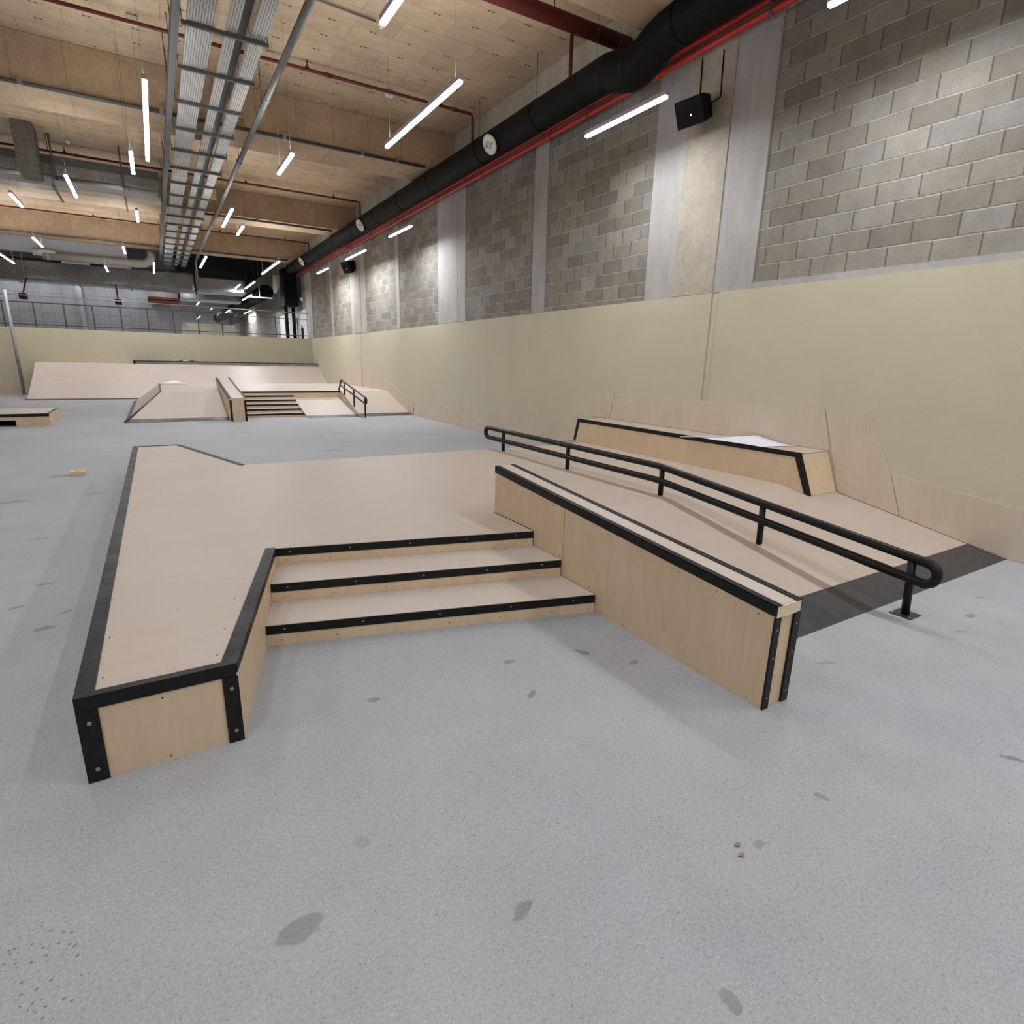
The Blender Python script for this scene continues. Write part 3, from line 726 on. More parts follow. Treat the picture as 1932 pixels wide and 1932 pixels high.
# ------------------------------------------------------------------ far bank
bk = thing('quarter_bank', 'wide pale plywood bank across the far end in front of the partition', 'skate ramp', (1, 26, 0))
prof = []
for i in range(9):
    u = i/8; prof.append((24.5+2.8*u, .03+(1.165-.03)*(.80*u+.20*u*u)))
xl0, xl1 = -3.78, XR
vs = []; n = len(prof)
for (y, z) in prof: vs += [(xl0, y, z), (xl1, y, z)]
for (y, z) in prof: vs += [(xl0, y+.004, z-T), (xl1, y+.004, z-T)]
fs = []
for i in range(n-1): fs += [(2*i, 2*i+1, 2*i+3, 2*i+2), (2*n+2*i+2, 2*n+2*i+3, 2*n+2*i+1, 2*n+2*i)]
fs += [(2*i, 2*i+2, 2*n+2*i+2, 2*n+2*i) for i in range(n-1)]+[(2*i+3, 2*i+1, 2*n+2*i+1, 2*n+2*i+3) for i in range(n-1)]
fs += [(1, 0, 2*n, 2*n+1), (2*n-2, 2*n-1, 4*n-1, 4*n-2)]
MB().add(vs, fs, 0, False).build('bank_surface', 'ply_bank', bk)
MB().prism([(24.55, .001)]+[(y+.01, z-T) for y, z in prof[1:]]+[(28.48, 1.165-T), (28.48, .001)], xl0+.005, xl0+.023, 'x').build('side_panel', 'ply_side', bk)
MB().box(xl0, xl1, 27.3, 28.49, 1.165-T, 1.165).build('deck', 'ply_bank', bk)
MB().slab([(xl0-.02, 24.3, .003), (xl1, 24.3, .003), (xl1, 24.53, .036), (xl0-.02, 24.53, .036)], .003).build('kick_plate', 'kick_steel', bk)
fe = thing('deck_ledge', 'long low grey-faced ledge with black edge on top of the far bank', 'ledge', (2.6, 27.9, 1.167))
MB().box(-.76, XR, 27.36, 28.45, 1.167, 1.265).build('body', 'galvanised_dull', fe)
MB().box(-.78, XR, 27.34, 28.46, 1.266, 1.285).box(-.78, -.70, 27.345, 27.358, 1.167, 1.266).build('edge_angle', 'black_steel', fe)
g = [[(.6+u*.8, 27.6+v*.5, 1.30+.05*math.sin(u*6+v)**2) for v in (0, .5, 1)] for u in [i/6 for i in range(7)]]
sheet('plan_sheet', 'small crumpled white sheet on the ledge above the far bank', 'paper', g, 'paper')

# low pad on the left
mp = thing('manual_pad', 'low plywood pad with black edges and a dark slot at the left edge', 'skate pad', (-3, 16.8, 0))
MB().box(-4.4, -2.14, 15.95, 17.6, .245, .262).build('top_panel', 'ply_bank', mp)
MB().box(-2.72, -2.14, 15.955, 15.973, .001, .245).build('front_panel', 'ply_side', mp)
MB().box(-4.4, -2.72, 15.955, 15.973, .13, .245).build('front_panel', 'ply_side', mp)
MB().box(-2.158, -2.141, 15.973, 17.58, .001, .245).build('side_panel', 'ply_side', mp)
MB().box(-4.4, -2.74, 16.3, 16.32, .001, .244).build('rear_panel', 'dark_void', mp)  # near-black sheet inside the slot stands in for its shade
MB().box(-4.4, -2.136, 15.945, 15.954, .205, .266).box(-4.4, -2.136, 15.954, 16.0, .2625, .266).box(-2.19, -2.136, 16.0, 17.6, .2625, .266).build('edge_angle', 'black_steel', mp)

# offcut on the floor
wb = thing('wood_block', 'small pale timber offcut lying on the floor left of the near platform', 'wood', (-1.04, 9.36, 0))
b_ = MB().hull8([(-1.135, 9.28, .001), (-.975, 9.29, .001), (-.99, 9.49, .001), (-1.145, 9.47, .001)], [(-1.135, 9.28, .058), (-.975, 9.29, .052), (-.99, 9.49, .052), (-1.145, 9.47, .058)]).build('block', 'wood_raw', wb, .003)
MB().hull8([(-1.09, 9.34, .057), (-1.0, 9.35, .054), (-1.0, 9.40, .054), (-1.09, 9.40, .057)], [(-1.09, 9.34, .066), (-1.0, 9.35, .058), (-1.0, 9.40, .062), (-1.09, 9.40, .070)]).build('splinter', 'wood_raw', wb)
for nm, c, lab in (('wood_chip', (1.53, .945), 'tan chip on the floor, the upper of two near the lower right'), ('wood_chip', (1.505, .910), 'tan chip on the floor, the lower of two near the lower right')):
    pts = [(c[0]+.012*math.cos(a)*(1+.4*math.sin(3*a)), c[1]+.008*math.sin(a)) for a in [2*PI*i/7 for i in range(7)]]
    tag(MB().prism(pts, .0008, .005).build(nm, 'chip_tan', None, 0, (c[0], c[1], 0)), lab, 'wood chip')

# ------------------------------------------------------------------ black duct along the right wall
DX, DZ, DR = 5.85, 5.522, .224
dd = thing('air_duct', 'fat black round duct running along the top of the block wall', 'duct', (DX, 14, DZ))
far = [(DX, 29.9, DZ), (DX, 24, DZ), (DX, 18, DZ), (DX, 12, DZ), (DX, 7.55, DZ)]
mid = [(5.85, 7.22, 5.515), (5.845, 7.02, 5.465), (5.835, 6.86, 5.405), (5.82, 6.70, 5.362), (5.81, 6.56, 5.362), (5.81, 6.42, 5.415), (5.825, 6.26, 5.50), (5.845, 6.10, 5.56), (5.85, 5.92, 5.582)]
near = [(5.85, 5.5, 5.585), (5.85, 2.0, 5.60), (5.85, -3.0, 5.62)]
MB().tube(far+mid+near, [DR]*5+[.230, .240, .244, .244, .244, .242, .238, .234, .232]+[.230]*3, 32).build('duct_tube', 'duct_black', dd)
for y, z, r in ((5.88, 5.582, .240), (8.94, DZ, .231), (10.9, DZ, .231), (13.25, DZ, .231), (15.2, DZ, .231), (17.1, DZ, .231), (19.3, DZ, .231), (21.5, DZ, .231), (23.7, DZ, .231), (26.0, DZ, .231), (28.2, DZ, .231)):
    MB().tube([(DX, y-.022, z), (DX, y+.022, z)], r, 32).build('collar', 'black_matte', dd)
dirn = Vector((-.86, -.18, -.48)).normalized()
for y in (10.25, 18.15, 26.3):
    c = Vector((DX, y, DZ))
    nz = MB().tube([c+dirn*.12, c+dirn*.275], .165, 24).build('nozzle_neck', 'black_matte', dd)
    p = [c+dirn*.262, c+dirn*.287, c+dirn*.305, c+dirn*.305, c+dirn*.29]
    MB().tube(p, [.155, .168, .150, .07, .066], 24).build('nozzle_ring', 'white_plastic', nz)
    MB().tube([c+dirn*.285, c+dirn*.312], .042, 16).build('nozzle_hub', 'cream_plastic', nz)
for y in (9.0, 11.0, 13.6, 17.1, 23.7):
    MB().tube([(DX, y+.06, DZ+DR-.03), (DX, y+.06, 6.445 if not 13.1 < y < 14.4 else 5.73)], .007, 6).build('hanger_rod', 'conduit_grey', dd)
# far end drops into two risers
rs = thing('duct_riser', 'black box with two vertical pipes at the far end of the black duct', 'duct', (5.9, 31.6, 2.4))
MB().box(5.52, 6.14, 30.0, 30.9, 3.9, 5.6).build('box', 'black_matte', rs, .02)
for x in (5.68, 6.02): MB().tube([(x, 30.7, 2.385), (x, 30.7, 3.9)], .085, 12).build('pipe', 'black_matte', rs)

# red pipes along the wall
for i, (x, z, lab) in enumerate(((6.20, 5.452, 'upper of two red pipes running along the block wall under the black duct'), (6.20, 5.330, 'lower of two red pipes running along the block wall under the black duct'))):
    t = thing('sprinkler_pipe', lab, 'pipe', (x, 12, z), 'red pipes under the black duct')
    MB().tube([(x, -4, z+.08), (x, 5, z+.048), (x, 10, z), (x, 18, z-.045), (x, 29.9, z-.075)], [.040, .039, .037, .034, .030], 14).build('pipe', 'red_paint', t)
    zc = lambda y: z+(.048+(5-y)*.0036 if y < 5 else (.048*(10-y)/5 if y < 10 else -.045*(y-10)/8 if y < 18 else -.045-(y-18)*.0025))
    for y in ((7.0, 9.4, 12.4, 16.6, 21.7, 3.2) if i == 0 else (6.6, 9.15, 11.6, 16.1, 21.2, 2.8)):
        MB().tube([(x, y-.04, zc(y)), (x, y+.04, zc(y))], .047, 14).build('coupling', 'red_paint', t)
    for y in (4.9, 8.1, 13.9, 19.0):
        zz = zc(y)
        MB().box(x-.04, 6.279, y-.012, y+.012, zz-.052, zz-.044).box(x-.050, x-.042, y-.012, y+.012, zz-.052, zz+.035).build('clip', 'bolt_steel', t)
# ceiling sprinkler branch lines
nm = ['nearest', 'second nearest', 'farthest']
for i, (y, xe) in enumerate(((11.45, 5.90), (19.3, 6.00), (27.2, 6.15))):
    z = 6.30; t = thing('sprinkler_line', 'thin red sprinkler pipe crossing under the ceiling slab, %s of the three' % nm[i], 'pipe', (0, y, z))
    MB().tube([(-11.9, y, z), (xe-.06, y, z), (xe-.015, y, z-.015), (xe, y, z-.06), (xe, y, 5.757)], .027, 10).build('pipe', 'dark_red_paint', t)
    for x in (-7, -4.1, -1.35, 2.75, 5.2):
        sh = MB().tube([(x, y, z+.02), (x, y, 6.449)], .008, 6).tube([(x, y, z+.02), (x, y, z+.085)], [.045, .008], 8).build('sprinkler_hanger', 'dark_red_paint', t)
    for x in (-5.5, -1.1, 3.1, 5.5):
        MB().tube([(x-.05, y, z), (x+.05, y, z)], .036, 10).build('coupling', 'dark_red_paint', t)
t = thing('supply_pipe', 'thick dark red pipe crossing the ceiling to the black duct bend', 'pipe', (5, 7.35, 6.0))
MB().tube([(2.2, 7.42, 6.0), (6.27, 7.35, 6.0)], .10, 20).build('pipe', 'dark_red_paint', t)
MB().tube([(5.0, 7.38, 6.08), (5.0, 7.38, 6.449)], .009, 6).tube([(4.35, 7.38, 6.08), (4.35, 7.38, 6.449)], .009, 6).build('hanger_rod', 'edge_steel', t)
t = tag(MB().tube([(6.0, 8.35, 6.449), (6.0, 8.35, 5.722)], .03, 10).build('drop_pipe', 'dark_red_paint', None, 0, (6.0, 8.35, 5.732)), 'short vertical red pipe between the slab and the black duct near its bend', 'pipe')

# conduits running below the beams
def conduit(name, label, pts, r, mat, clamps=()):
    t = thing(name, label, 'pipe', pts[len(pts)//2])
    MB().tube(pts, r, 10).build('pipe', mat, t)
    for c in clamps: MB().box(c[0]-.035, c[0]+.035, c[1]-.045, c[1]+.045, c[2]-.05, c[2]+.06).build('clamp', 'bolt_steel', t)
    return t
conduit('conduit_pipe', 'dark conduit along the lower edge of the nearest visible ceiling beam', [(-11.9, 13.05, 5.70), (5.55, 13.05, 5.70)], .032, 'channel_grey', [(-1.35, 13.05, 5.71), (.58, 13.05, 5.71), (2.62, 13.05, 5.71), (4.9, 13.05, 5.71), (4.15, 13.05, 5.71)])
conduit('conduit_pipe', 'dark conduit along the lower edge of the second ceiling beam', [(1.7, 20.80, 5.66), (5.50, 20.80, 5.66)], .032, 'channel_grey', [(3.2, 20.80, 5.67)])
conduit('conduit_pipe', 'grey conduit along the lower edge of the third ceiling beam', [(-11.9, 28.35, 5.69), (5.50, 28.35, 5.69)], .03, 'channel_grey', [])
conduit('conduit_pipe', 'thin conduit across the soffit between the second and third beams', [(-11.9, 24.6, 6.40), (6.2, 24.6, 6.40)], .018, 'conduit_grey', [])
conduit('conduit_pipe', 'thin conduit across the ceiling just past the second beam', [(-11.9, 22.9, 6.38), (6.2, 22.9, 6.38)], .022, 'conduit_grey', [])
conduit('conduit_pipe', 'thin conduit on the slab ending at a detector by the pendant lamps', [(1.7, 9.55, 6.425), (3.36, 9.65, 6.425)], .014, 'conduit_grey', [])
conduit('conduit_pipe', 'thin conduit on the slab left of the trays past the nearest beam', [(-11.9, 16.1, 6.42), (.7, 16.3, 6.42)], .014, 'conduit_grey', [])
# long grey pipe right of the trays
cx = 1.955
gp = thing('hanging_pipe', 'long grey pipe hung beside the cable trays, running to the far end', 'pipe', (cx, 16, 5.5))
MB().tube([(cx, 2.5, 5.5), (cx, 28.6, 5.5), (cx, 29.3, 5.5), (cx-.01, 29.6, 5.42), (cx-.02, 29.7, 5.2), (cx-.02, 29.7, 4.75)], .045, 14).build('pipe', 'conduit_grey', gp)
for y in (6.3, 10.8, 11.3, 14.4, 17.6, 20.0, 22.2, 25.2):
    r_ = MB().tube([(cx, y-.03, 5.5), (cx, y+.03, 5.5)], .056, 14).build('pipe_clamp', 'conduit_grey', gp)
    if y not in (10.8, 22.2): MB().tube([(cx, y, 5.55), (cx, y, 6.449 if not (13.1 < y < 14.4 or 20.8 < y < 22.1) else 5.73)], .007, 6).build('hanger_rod', 'channel_grey', r_)

# ------------------------------------------------------------------ cable trays on cross channels
ZT = 5.345
for x0, x1, lab in ((.755, 1.035, 'wide left perforated cable tray of the three overhead'), (1.170, 1.285, 'narrow middle perforated cable tray of the three overhead'), (1.430, 1.600, 'right perforated cable tray of the three overhead')):
    t = thing('cable_tray', lab, 'cable tray', ((x0+x1)/2, 16, ZT))
    MB().box(x0, x1, 2.0, 31.0, ZT, ZT+.003).build('tray_base', 'tray', t)
    MB().box(x0, x0+.003, 2.0, 31.0, ZT+.003, ZT+.06).build('side_rail', 'pale_duct', t)
    MB().box(x1-.003, x1, 2.0, 31.0, ZT+.003, ZT+.06).build('side_rail', 'pale_duct', t)
t = thing('cable_ladder', 'dark cable channel running between the middle and right trays', 'cable tray', (1.36, 16, 5.47))
MB().box(1.30, 1.415, 2.0, 31.0, 5.47, 5.56).build('channel', 'channel_grey', t)
ordn = ['first', 'second', 'third', 'fourth', 'fifth', 'sixth', 'seventh', 'eighth', 'ninth', 'tenth', 'eleventh', 'twelfth', 'thirteenth', 'fourteenth', 'fifteenth', 'sixteenth', 'seventeenth', 'eighteenth', 'nineteenth']
rungs = {}
for i in range(18):
    y = 8.72+i*1.243
    lab = 'cross channel under the overhead cable trays, %s counted from the nearest visible' % ordn[i]
    inb = any(b+.01 < y < b+1.21 for b in (13.1, 20.85, 28.4))
    if inb not in rungs:
        rung = rungs[inb] = thing('tray_support', lab, 'bracket', (1.16, y, ZT-.05), 'cross channels under the cable trays')
        MB().box(.69, 1.64, y-.022, y+.022, ZT-.047, ZT-.003).build('channel', 'channel_grey', rung)
        for x in (.70, 1.63): MB().tube([(x, y, ZT-.06), (x, y, 5.7295 if inb else 6.4495)], .006, 6).build('threaded_rod', 'channel_grey', rung)
    else:
        r_ = copy_tree(rungs[inb]); r_.location = (1.16, y, ZT-.05); r_['label'] = lab
# dark side beam left of the trays
t = thing('cable_trunking', 'dark trunking hung along the left side of the cable trays', 'cable tray', (.66, 16, 5.45))
MB().box(.60, .682, 2.0, 31.0, 5.36, 5.50).build('trunking', 'channel_grey', t)
for y in (4.0, 7.2, 9.9, 11.9, 16.2, 18.7, 24, 27): MB().tube([(.66, y, 5.49), (.66, y, 6.449)], .007, 6).build('threaded_rod', 'channel_grey', t)
# junction box under the right tray
t = thing('junction_box', 'cream junction box hanging at the right tray edge', 'electrical box', (1.78, 19.0, 5.75))
MB().box(1.76, 1.92, 18.97, 19.05, 5.70, 5.97).build('box', 'cream_plastic', t, .008)
MB().box(1.70, 1.80, 18.95, 19.05, 6.0, 6.12).build('red_valve', 'dark_red_paint', t, .02)
MB().box(1.82, 1.90, 18.96, 19.06, 5.99, 6.20).build('bracket', 'conduit_grey', t, .01)

# ------------------------------------------------------------------ ceiling bits
def detector(x, y, lab, big=False):
    t = thing('smoke_detector', lab, 'detector', (x, y, 6.449))
    if big: MB().box(x-.07, x+.07, y-.05, y+.05, 6.34, 6.44).build('housing', 'white_plastic', t, .01)
    else: MB().tube([(x, y, 6.449), (x, y, 6.41), (x, y, 6.40), (x, y, 6.375)], [.05, .05, .035, .028], 14).build('housing', 'white_plastic', t)
detector(.27, 11.6, 'white square sensor box beside the nearest sprinkler pipe left of the trays', True)
detector(3.45, 9.68, 'small white detector at the end of the thin conduit by the pendant lamp')
detector(4.30, 11.75, 'small white detector on the slab next to the nearest sprinkler pipe right of the trays', True)
detector(-1.22, 18.7, 'small white detector on the slab beside the grey ceiling duct')
detector(3.85, 25.5, 'small white detector on the slab between the second and third beams')

# ------------------------------------------------------------------ grey rectangular duct on the left
du = thing('rectangular_duct', 'large grey rectangular duct across the ceiling left of the cable trays', 'duct', (-4, 19, 5.4))
MB().box(-11.5, .58, 18.45, 19.25, 5.60, 5.98).build('duct_body', 'galvanised_dull', du, .015)
MB().box(-11.5, .58, 18.40, 18.449, 5.84, 6.0).build('flange', 'channel_grey', du)
for x in (-3.6, -1.55, -.2): MB().box(x-.02, x+.02, 18.42, 19.28, 5.57, 5.60).box(x-.02, x+.02, 18.38, 18.42, 5.55, 6.449).build('hanger', 'channel_grey', du)
pd = thing('flat_duct', 'pale flat duct under the grey rectangular duct left of the trays', 'duct', (-4, 18.9, 5.45))
MB().box(-11.5, -.6, 18.5, 19.0, 5.36, 5.50).hull8([(-.6, 18.5, 5.36), (.58, 18.55, 5.34), (.58, 18.95, 5.34), (-.6, 19.0, 5.36)], [(-.6, 18.5, 5.50), (.58, 18.55, 5.46), (.58, 18.95, 5.46), (-.6, 19.0, 5.50)]).build('duct_body', 'pale_duct', pd)
MB().box(-3.4, -3.36, 18.35, 20.1, 5.32, 5.3605).box(-1.62, -1.58, 18.35, 20.1, 5.32, 5.3605).box(-.22, -.18, 18.4, 20.1, 5.30, 5.335).tube([(-3.38, 18.36, 5.32), (-3.38, 18.36, 6.449)], .008, 6).tube([(-1.60, 18.36, 5.32), (-1.60, 18.36, 6.449)], .008, 6).build('bearer', 'channel_grey', pd)
ic = thing('insulated_duct', 'grey insulated vertical duct dropping from the slab to the grey duct', 'duct', (-1.95, 17.9, 5.4))
MB().box(-2.13, -1.76, 17.72, 18.395, 5.40, 6.4499).build('casing', 'insulation_grey', ic)

# ------------------------------------------------------------------ pendant LED lamps
def pendant(x, y0, y1, lab, z=4.6, power=None, wires=None, up=None):
    L = y1-y0
    yc = (y0+y1)/2
    t = thing('pendant_light', lab, 'lamp', (x, yc, z), 'linear pendant lamps')
    MB().box(x-.030, x+.030, y0, y1, z+.012, z+.066).build('housing', 'fixture_body', t, .008)
    MB().box(x-.028, x+.028, y0+.004, y1-.004, z-.020, z+.012).build('diffuser', 'led_diffuser', t, .010)
    for yy in (wires or (y0+.15, y1-.15)):
        under = any(b < yy < b+1.22 for b in (-2.2, 5.35, 13.1, 20.85, 28.4))
        MB().tube([(x, yy, z+.066), (x, yy, 5.73 if under else 6.449)], .0016, 5).build('suspension_wire', 'channel_grey', t)
    if power is None: power = (25 if 5 < yc < 8 else (41 if yc > 8 else 36)) if x > 5 else (6.5 if x > 3 else (12 if yc > 10 and x > 1 else 10.5)) if yc < 14 else 12.5
    if up is None: up = 0 if (x > 5 or yc > 29) else (10 if x > 1.9 else (2.5 if x > 1 else (5.5 if x > -3.5 else 4)))  # upward light added on top of the housings to brighten the ceiling
    if 21 < yc < 29 and x < -.3: up = 12
    for nm_, e_, zz, rx in (('lamp', power, -.024, 0), ('ceiling_fill', up, .071, PI)):
        if not e_: continue
        ld_ = bpy.data.lights.new(nm_, 'AREA'); ld_.shape = 'RECTANGLE'; ld_.size = .05; ld_.size_y = L
        ld_.energy = e_*L; ld_.color = (.915, .955, 1.0); ld_.spread = math.radians(168 if x > 5 else 178)
        lo = bpy.data.objects.new(nm_, ld_); COL.objects.link(lo); lo.parent = t; lo.location = (0, 0, zz); lo.rotation_euler = (rx, 0, 0)
    return t
WIRES = {5.385: (6.45, 6.92), 5.515: (17.6, 19.0)}
lamps = [
 (3.25, 6.59, 9.06, 'long white pendant lamp in the ceiling centre, left of the black duct'),
 (2.15, 4.85, 6.01, 'white pendant lamp right of the grey pipe, cut off by the top edge'),
 (2.15, 10.17, 11.37, 'white pendant lamp right of the grey pipe under the nearest beam'),
 (1.755, 14.52, 16.59, 'longer of two close pendant lamps right of the trays, below the second beam'),
 (2.165, 16.22, 17.42, 'shorter of two close pendant lamps right of the trays, below the second beam'),
 (5.255, 2.40, 3.59, 'white pendant lamp by the block wall, cut off by the top edge'),
 (5.385, 5.57, 7.06, 'long white pendant lamp beside the near speaker on the block wall'),
 (5.445, 13.63, 15.16, 'white pendant lamp along the block wall, third counting from the right'),
 (5.515, 17.37, 19.42, 'white pendant lamp above the far speaker on the block wall'),
 (5.505, 21.60, 23.23, 'white pendant lamp along the block wall, farthest from the camera'),
 (.25, 8.63, 11.90, 'largest pendant lamp left of the cable trays'),
 (.03, 11.58, 12.87, 'pendant lamp left of the large one beside the trays'),
 (-1.0, 13.75, 15.43, 'slanting-looking pendant lamp below the insulated duct drop'),
 (-2.11, 15.96, 17.19, 'pendant lamp nearest the left edge under the grey duct'),
 (.005, 16.07, 17.25, 'small pendant lamp left of the trays in front of the third beam'),
 (-2.53, 21.53, 23.21, 'pendant lamp on the left below the third beam soffit'),
 (-.45, 21.48, 22.84, 'pendant lamp in front of the pale pipe bend below the third beam'),
 (.32, 24.4, 27.6, 'pendant lamp just left of the far end of the trays'),
 (1.74, 21.81, 24.62, 'pendant lamp just right of the far end of the trays'),
 (-3.98, 25.29, 28.2, 'pendant lamp at the left edge in front of the big galvanised duct'),
 (-1.2, 26.68, 28.35, 'small pendant lamp in front of the big galvanised duct'),
 (3.83, 21.21, 24.82, 'long pendant lamp in the dark gap left of the black duct end'),
]
for a in lamps: pendant(*a, wires=WIRES.get(a[0]))
far_l = [(3.95, 27.72, 30.8), (4.58, 33.5, 37.3), (6.05, 45.2, 48.9), (4.8, 46, 49), (3.52, 55.7, 60), (3.55, 29.2, 30.8), (2.6, 40, 43)]
far_lab = ['pendant lamp above the T-shaped strut beyond the far railing', 'pendant lamp below the T-shaped strut beyond the far railing', 'tiny pendant lamp near the right wall deep beyond the far railing', 'tiny pendant lamp at mid depth beyond the far railing',
           'tiny pendant lamp deepest beyond the far railing', 'short pendant lamp under the long one left of the duct end', 'tiny pendant lamp behind the big duct on the upper level']
for (x, a, b), lab in zip(far_l, far_lab): pendant(x, a, b, lab, power=22 if a < 33 else 28, up=0)
for x, y in ((2.0, 36), (2.0, 44), (4.5, 56), (0, 52)): pendant(x, y, y+1.5, 'added lamp deep on the upper level, brightens the rear hall', 5.3, 30., up=0)  # extra lamps added to brighten the deep upper level
# unseen lamp rows added to even out the light in the hall
for x, y, p in ((2.15, -.5, 22), (2.15, -4, 26), (-1.0, .5, 20), (-1.0, 5.0, 17), (-1.0, -4.0, 26), (-4.5, -3, 26), (-4.5, 2, 34), (-4.5, 7, 24), (-4.5, 11.5, 13), (-8, 0, 24), (-8, 6, 26), (-8, 12, 16), (-8, 15.5, 14), (-6, 24, 14), (5.255, -1.2, 38), (5.255, -4.6, 34)):
    pendant(x, y, y+1.5, 'unseen added lamp that evens the hall light', 4.6, p)
for x in (-6, -4.9, -3.8, -2.7, -1.6, -.5, .6):  # added lamps, kept out of view, that brighten the grey panel wall
    pendant(x, 32.1, 32.5, 'short added lamp behind the big galvanised duct, brightens the panelled wall', 4.70, 24., up=0)
# ------------------------------------------------------------------ speakers on the wall
def speaker(c, tgt_dir, w, h, d, lab, wall):
    t = thing('wall_speaker', lab, 'speaker', c)
    f = Vector(tgt_dir).normalized(); r = f.cross(Vector((0, 0, 1))).normalized(); u = r.cross(f)
    c = Vector(c)
    P = lambda a, b, e: c+r*a+u*b+f*e
    m = MB().hull8([P(-w/2*.72, -h/2*.8, -d), P(w/2*.72, -h/2*.8, -d), P(w/2, -h/2, 0), P(-w/2, -h/2, 0)], [P(-w/2*.72, h/2*.8, -d), P(w/2*.72, h/2*.8, -d), P(w/2, h/2, 0), P(-w/2, h/2, 0)])
    m.build('cabinet', 'black_matte', t, .012)
    MB().hull8([P(-w/2+.012, -h/2+.012, .001), P(w/2-.012, -h/2+.012, .001), P(w/2-.012, -h/2+.012, .012), P(-w/2+.012, -h/2+.012, .012)],
               [P(-w/2+.012, h/2-.012, .001), P(w/2-.012, h/2-.012, .001), P(w/2-.012, h/2-.012, .012), P(-w/2+.012, h/2-.012, .012)]).build('grille', 'black_matte', t, .006)
    a = P(0, 0, -d*.9); b = Vector((wall, a.y, a.z))
    MB().tube([a, b], .035, 10).build('bracket', 'black_matte', t)
    MB().box(wall-.03, wall, b.y-.07, b.y+.07, b.z-.09, b.z+.09).build('wall_plate', 'black_matte', t, .006)
    MB().disc(P(-.02, -.03, .012), f, .011, .002, 10).build('indicator', 'led_small', t)
speaker((5.97, 5.76, 4.62), (-.92, -.10, -.40), .42, .30, .24, 'black loudspeaker tilted down on the tan column of the near block wall', 6.294)
speaker((5.99, 21.1, 4.60), (-.85, -.30, -.42), .46, .38, .30, 'black loudspeaker on the far column of the block wall', 6.294)

for y_, z_ in ((5.93, 5.33), (5.60, 5.30)):
    tag(MB().tube([(6.288, y_, z_), (6.287, y_-.01, 5.0), (6.286, y_-.02, 4.80), (6.22, 5.76+(y_-5.765)*.3, 4.73)], .008, 6).build('speaker_cable', 'black_matte', None, 0, (6.28, y_, 4.75)), 'thin black cable running down to the near wall speaker, %s one' % ('left' if y_ > 5.8 else 'right'), 'cable', 'cables to the near wall speaker')
t = thing('dome_camera', 'small white device on the right wall beyond the farthest concrete column', 'camera', (6.2, 29.6, 4.2))
MB().tube([(6.329, 29.3, 4.2), (6.20, 29.3, 4.2)], .05, 12).tube([(6.20, 29.3, 4.2), (6.15, 29.3, 4.17), (6.12, 29.3, 4.15)], [.09, .09, .04], 12).build('housing', 'white_plastic', t)
# ------------------------------------------------------------------ far end: railing, pole, ducts, track
rg = thing('guard_railing', 'dark steel guard railing along the top of the far partition', 'railing', (0, 28.62, 2.385))
for x in [-4.62+.905*i for i in range(-2, 9)]+[4.80, 5.75]:
    MB().box(x-.02, x+.02, 28.60, 28.64, 2.385, 3.30).build('post', 'rail_grey', rg)
MB().box(-6.5, 3.2, 28.60, 28.64, 3.30, 3.335).box(3.2, 6.2, 28.60, 28.64, 3.24, 3.262).build('top_rail', 'rail_grey', rg)
MB().box(-6.5, 6.2, 28.605, 28.635, 2.515, 2.545).build('bottom_rail', 'rail_grey', rg)
conduit('tensioned_rail', 'thin tan rail stretched across above the far railing', [(-4.9, 28.45, 3.555), (0, 28.45, 3.535), (6.25, 28.45, 3.505)], .018, 'handrail_tan')
po = thing('steel_pole', 'grey vertical steel pole in front of the far partition at the left', 'pole', (-4.27, 27.4, 0))
MB().tube([(-4.27, 27.4, .012), (-4.27, 27.4, 3.62)], .052, 14).build('tube', 'pole_grey', po)
MB().box(-4.38, -4.16, 27.29, 27.51, .001, .012).build('base_plate', 'pole_grey', po)
# galvanised duct beyond
gd = thing('galvanised_duct', 'big shiny galvanised duct crossing beyond the far railing', 'duct', (-2, 31.3, 4.8))
MB().box(-11.5, 1.9, 30.9, 31.9, 4.28, 5.15).build('duct_body', 'galvanised', gd, .12)
MB().box(1.9, 4.0, 31.0, 32.0, 4.34, 5.05).build('duct_body', 'galvanised', gd, .10)
for x in (-4.35, -2.4, -.55, 1.95): MB().box(x-.02, x+.02, 30.86, 31.94, 4.24, 5.19).build('flange', 'galvanised_dull', gd)
for x in (-4.1, -.6): MB().tube([(x, 30.87, 4.2), (x, 30.87, 6.44)], .02, 8).build('hanger_rod', 'pole_grey', gd)
pp = thing('pale_pipe', 'fat pale round duct with a bend below the third ceiling beam', 'duct', (-1.5, 30.0, 5.2))
MB().tube([(-3.3, 29.95, 5.17), (-.3, 29.95, 5.17), (.05, 29.95, 5.20), (.26, 29.95, 5.32), (.33, 29.95, 5.5), (.33, 29.95, 5.72)], .155, 20).build('pipe', 'pale_duct', pp)
MB().tube([(-3.6, 29.95, 5.27), (-2.9, 29.95, 5.27)], .13, 16).build('branch', 'white_plastic', pp)
MB().tube([(-.36, 29.95, 5.17), (-.28, 29.95, 5.17)], .162, 20).tube([(-3.2, 29.95, 5.17), (-3.1, 29.95, 5.17)], .162, 20).build('collar', 'pale_duct', pp)
for x in (-2.3, -.9): MB().box(x-.45, x+.45, 29.9, 30.05, 4.945, 5.0145).build('slot_grille', 'pale_duct', pp)
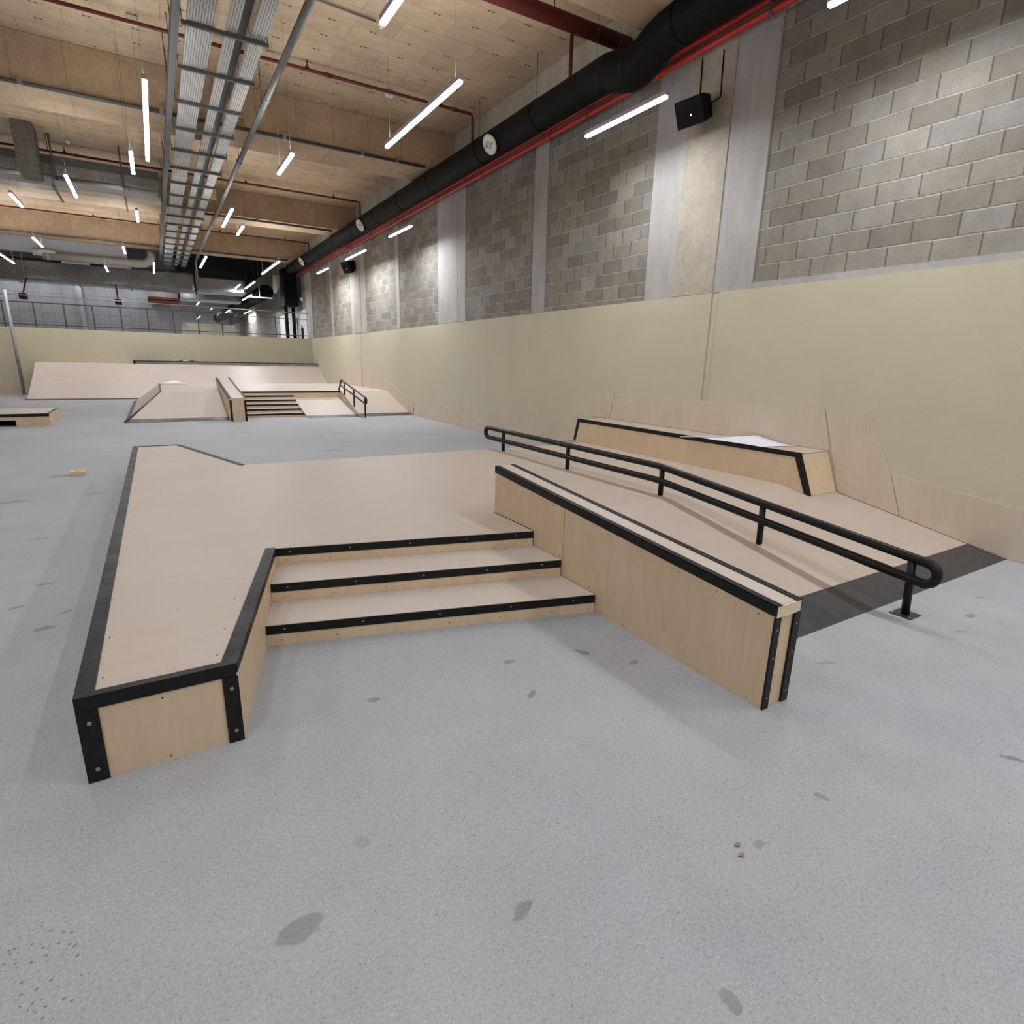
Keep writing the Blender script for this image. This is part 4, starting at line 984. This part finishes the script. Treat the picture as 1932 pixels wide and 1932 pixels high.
for x, lab in ((-3.96, 'dark red hanging bracket above the far railing, left one'), (-1.02, 'dark red hanging bracket above the far railing, right one')):
    t = thing('hanging_bracket', lab, 'bracket', (x, 28.5, 3.4), 'dark red brackets above the far railing')
    MB().tube([(x, 28.75, 3.62), (x-.08, 30.6, 4.32)], .03, 8).build('arm', 'dark_red_paint', t)
    MB().box(x-.11, x+.11, 28.50, 28.80, 3.42, 3.62).build('block', 'black_matte', t, .01)
# long strut run and kraft-coloured unit on the upper level
t = thing('hanging_unit', 'brown boxed unit hanging behind the big galvanised duct', 'duct', (1.3, 36, 4.2))
MB().box(.0, 1.28, 32.3, 32.9, 3.98, 4.10).box(-.0, 1.25, 32.3, 32.9, 3.86, 3.94).build('casing', 'kraft_brown', t)
t = thing('upper_unit', 'dark box-shaped duct deep on the upper level', 'duct', (3, 40, 4.2))
MB().box(1.5, 4.7, 38.5, 40, 4.55, 5.2).build('casing', 'galvanised', t, .05)
for x in (2, 4.2): MB().tube([(x, 39.2, 5.19), (x, 39.2, 6.449)], .015, 6).build('hanger_rod', 'channel_grey', t)
t = thing('upper_duct', 'black round duct continuing deep on the upper level', 'duct', (5.2, 44, 5.1))
MB().tube([(5.2, 33, 4.75), (5.2, 60, 4.75)], .35, 20).build('pipe', 'duct_black', t)
t = thing('tee_strut', 'white T-shaped hanging strut left of the duct risers', 'bracket', (4.6, 30.4, 4.3))
MB().tube([(4.50, 30.4, 4.26), (4.50, 30.4, 4.72)], .02, 8).build('stem', 'white_plastic', t)
MB().tube([(4.50, 30.4, 4.71), (4.50, 30.4, 6.449)], .008, 6).build('hanger_rod', 'channel_grey', t)
MB().box(4.05, 5.05, 30.37, 30.43, 4.20, 4.26).build('bar', 'white_plastic', t)
t = thing('pale_cone', 'pale hanging cone shape beside the far end of the black duct', 'duct', (5.2, 30.0, 4.5))
MB().tube([(5.22, 29.9, 5.2), (5.22, 29.9, 6.449)], .01, 6).build('hanger_rod', 'channel_grey', t)
MB().tube([(5.22, 29.9, 5.2), (5.18, 29.9, 4.75), (5.10, 29.9, 4.42)], [.17, .15, .06], 14).build('cone', 'pale_duct', t)  # pale tapering shape hung beside the duct end
t = thing('fire_extinguisher', 'small dark red extinguisher on the railing at the far right corner', 'extinguisher', (5.95, 28.72, 2.56))
MB().tube([(5.98, 28.74, 2.40), (5.98, 28.74, 2.85), (5.98, 28.74, 2.92)], [.06, .06, .025], 12).build('cylinder', 'dark_red_paint', t)
MB().tube([(5.98, 28.74, 2.92), (5.94, 28.72, 2.99)], .018, 8).build('valve', 'black_matte', t)

# ------------------------------------------------------------------ world and view
w = bpy.data.worlds.new('world'); S.world = w; w.use_nodes = True
w.node_tree.nodes['Background'].inputs[0].default_value = (.8, .85, .9, 1)
w.node_tree.nodes['Background'].inputs[1].default_value = .05
vs_ = S.view_settings
S.display_settings.display_device = 'sRGB'
vs_.view_transform = 'Standard'; vs_.look = 'None'; vs_.exposure = 0.17; vs_.gamma = 1.0; vs_.use_curve_mapping = False
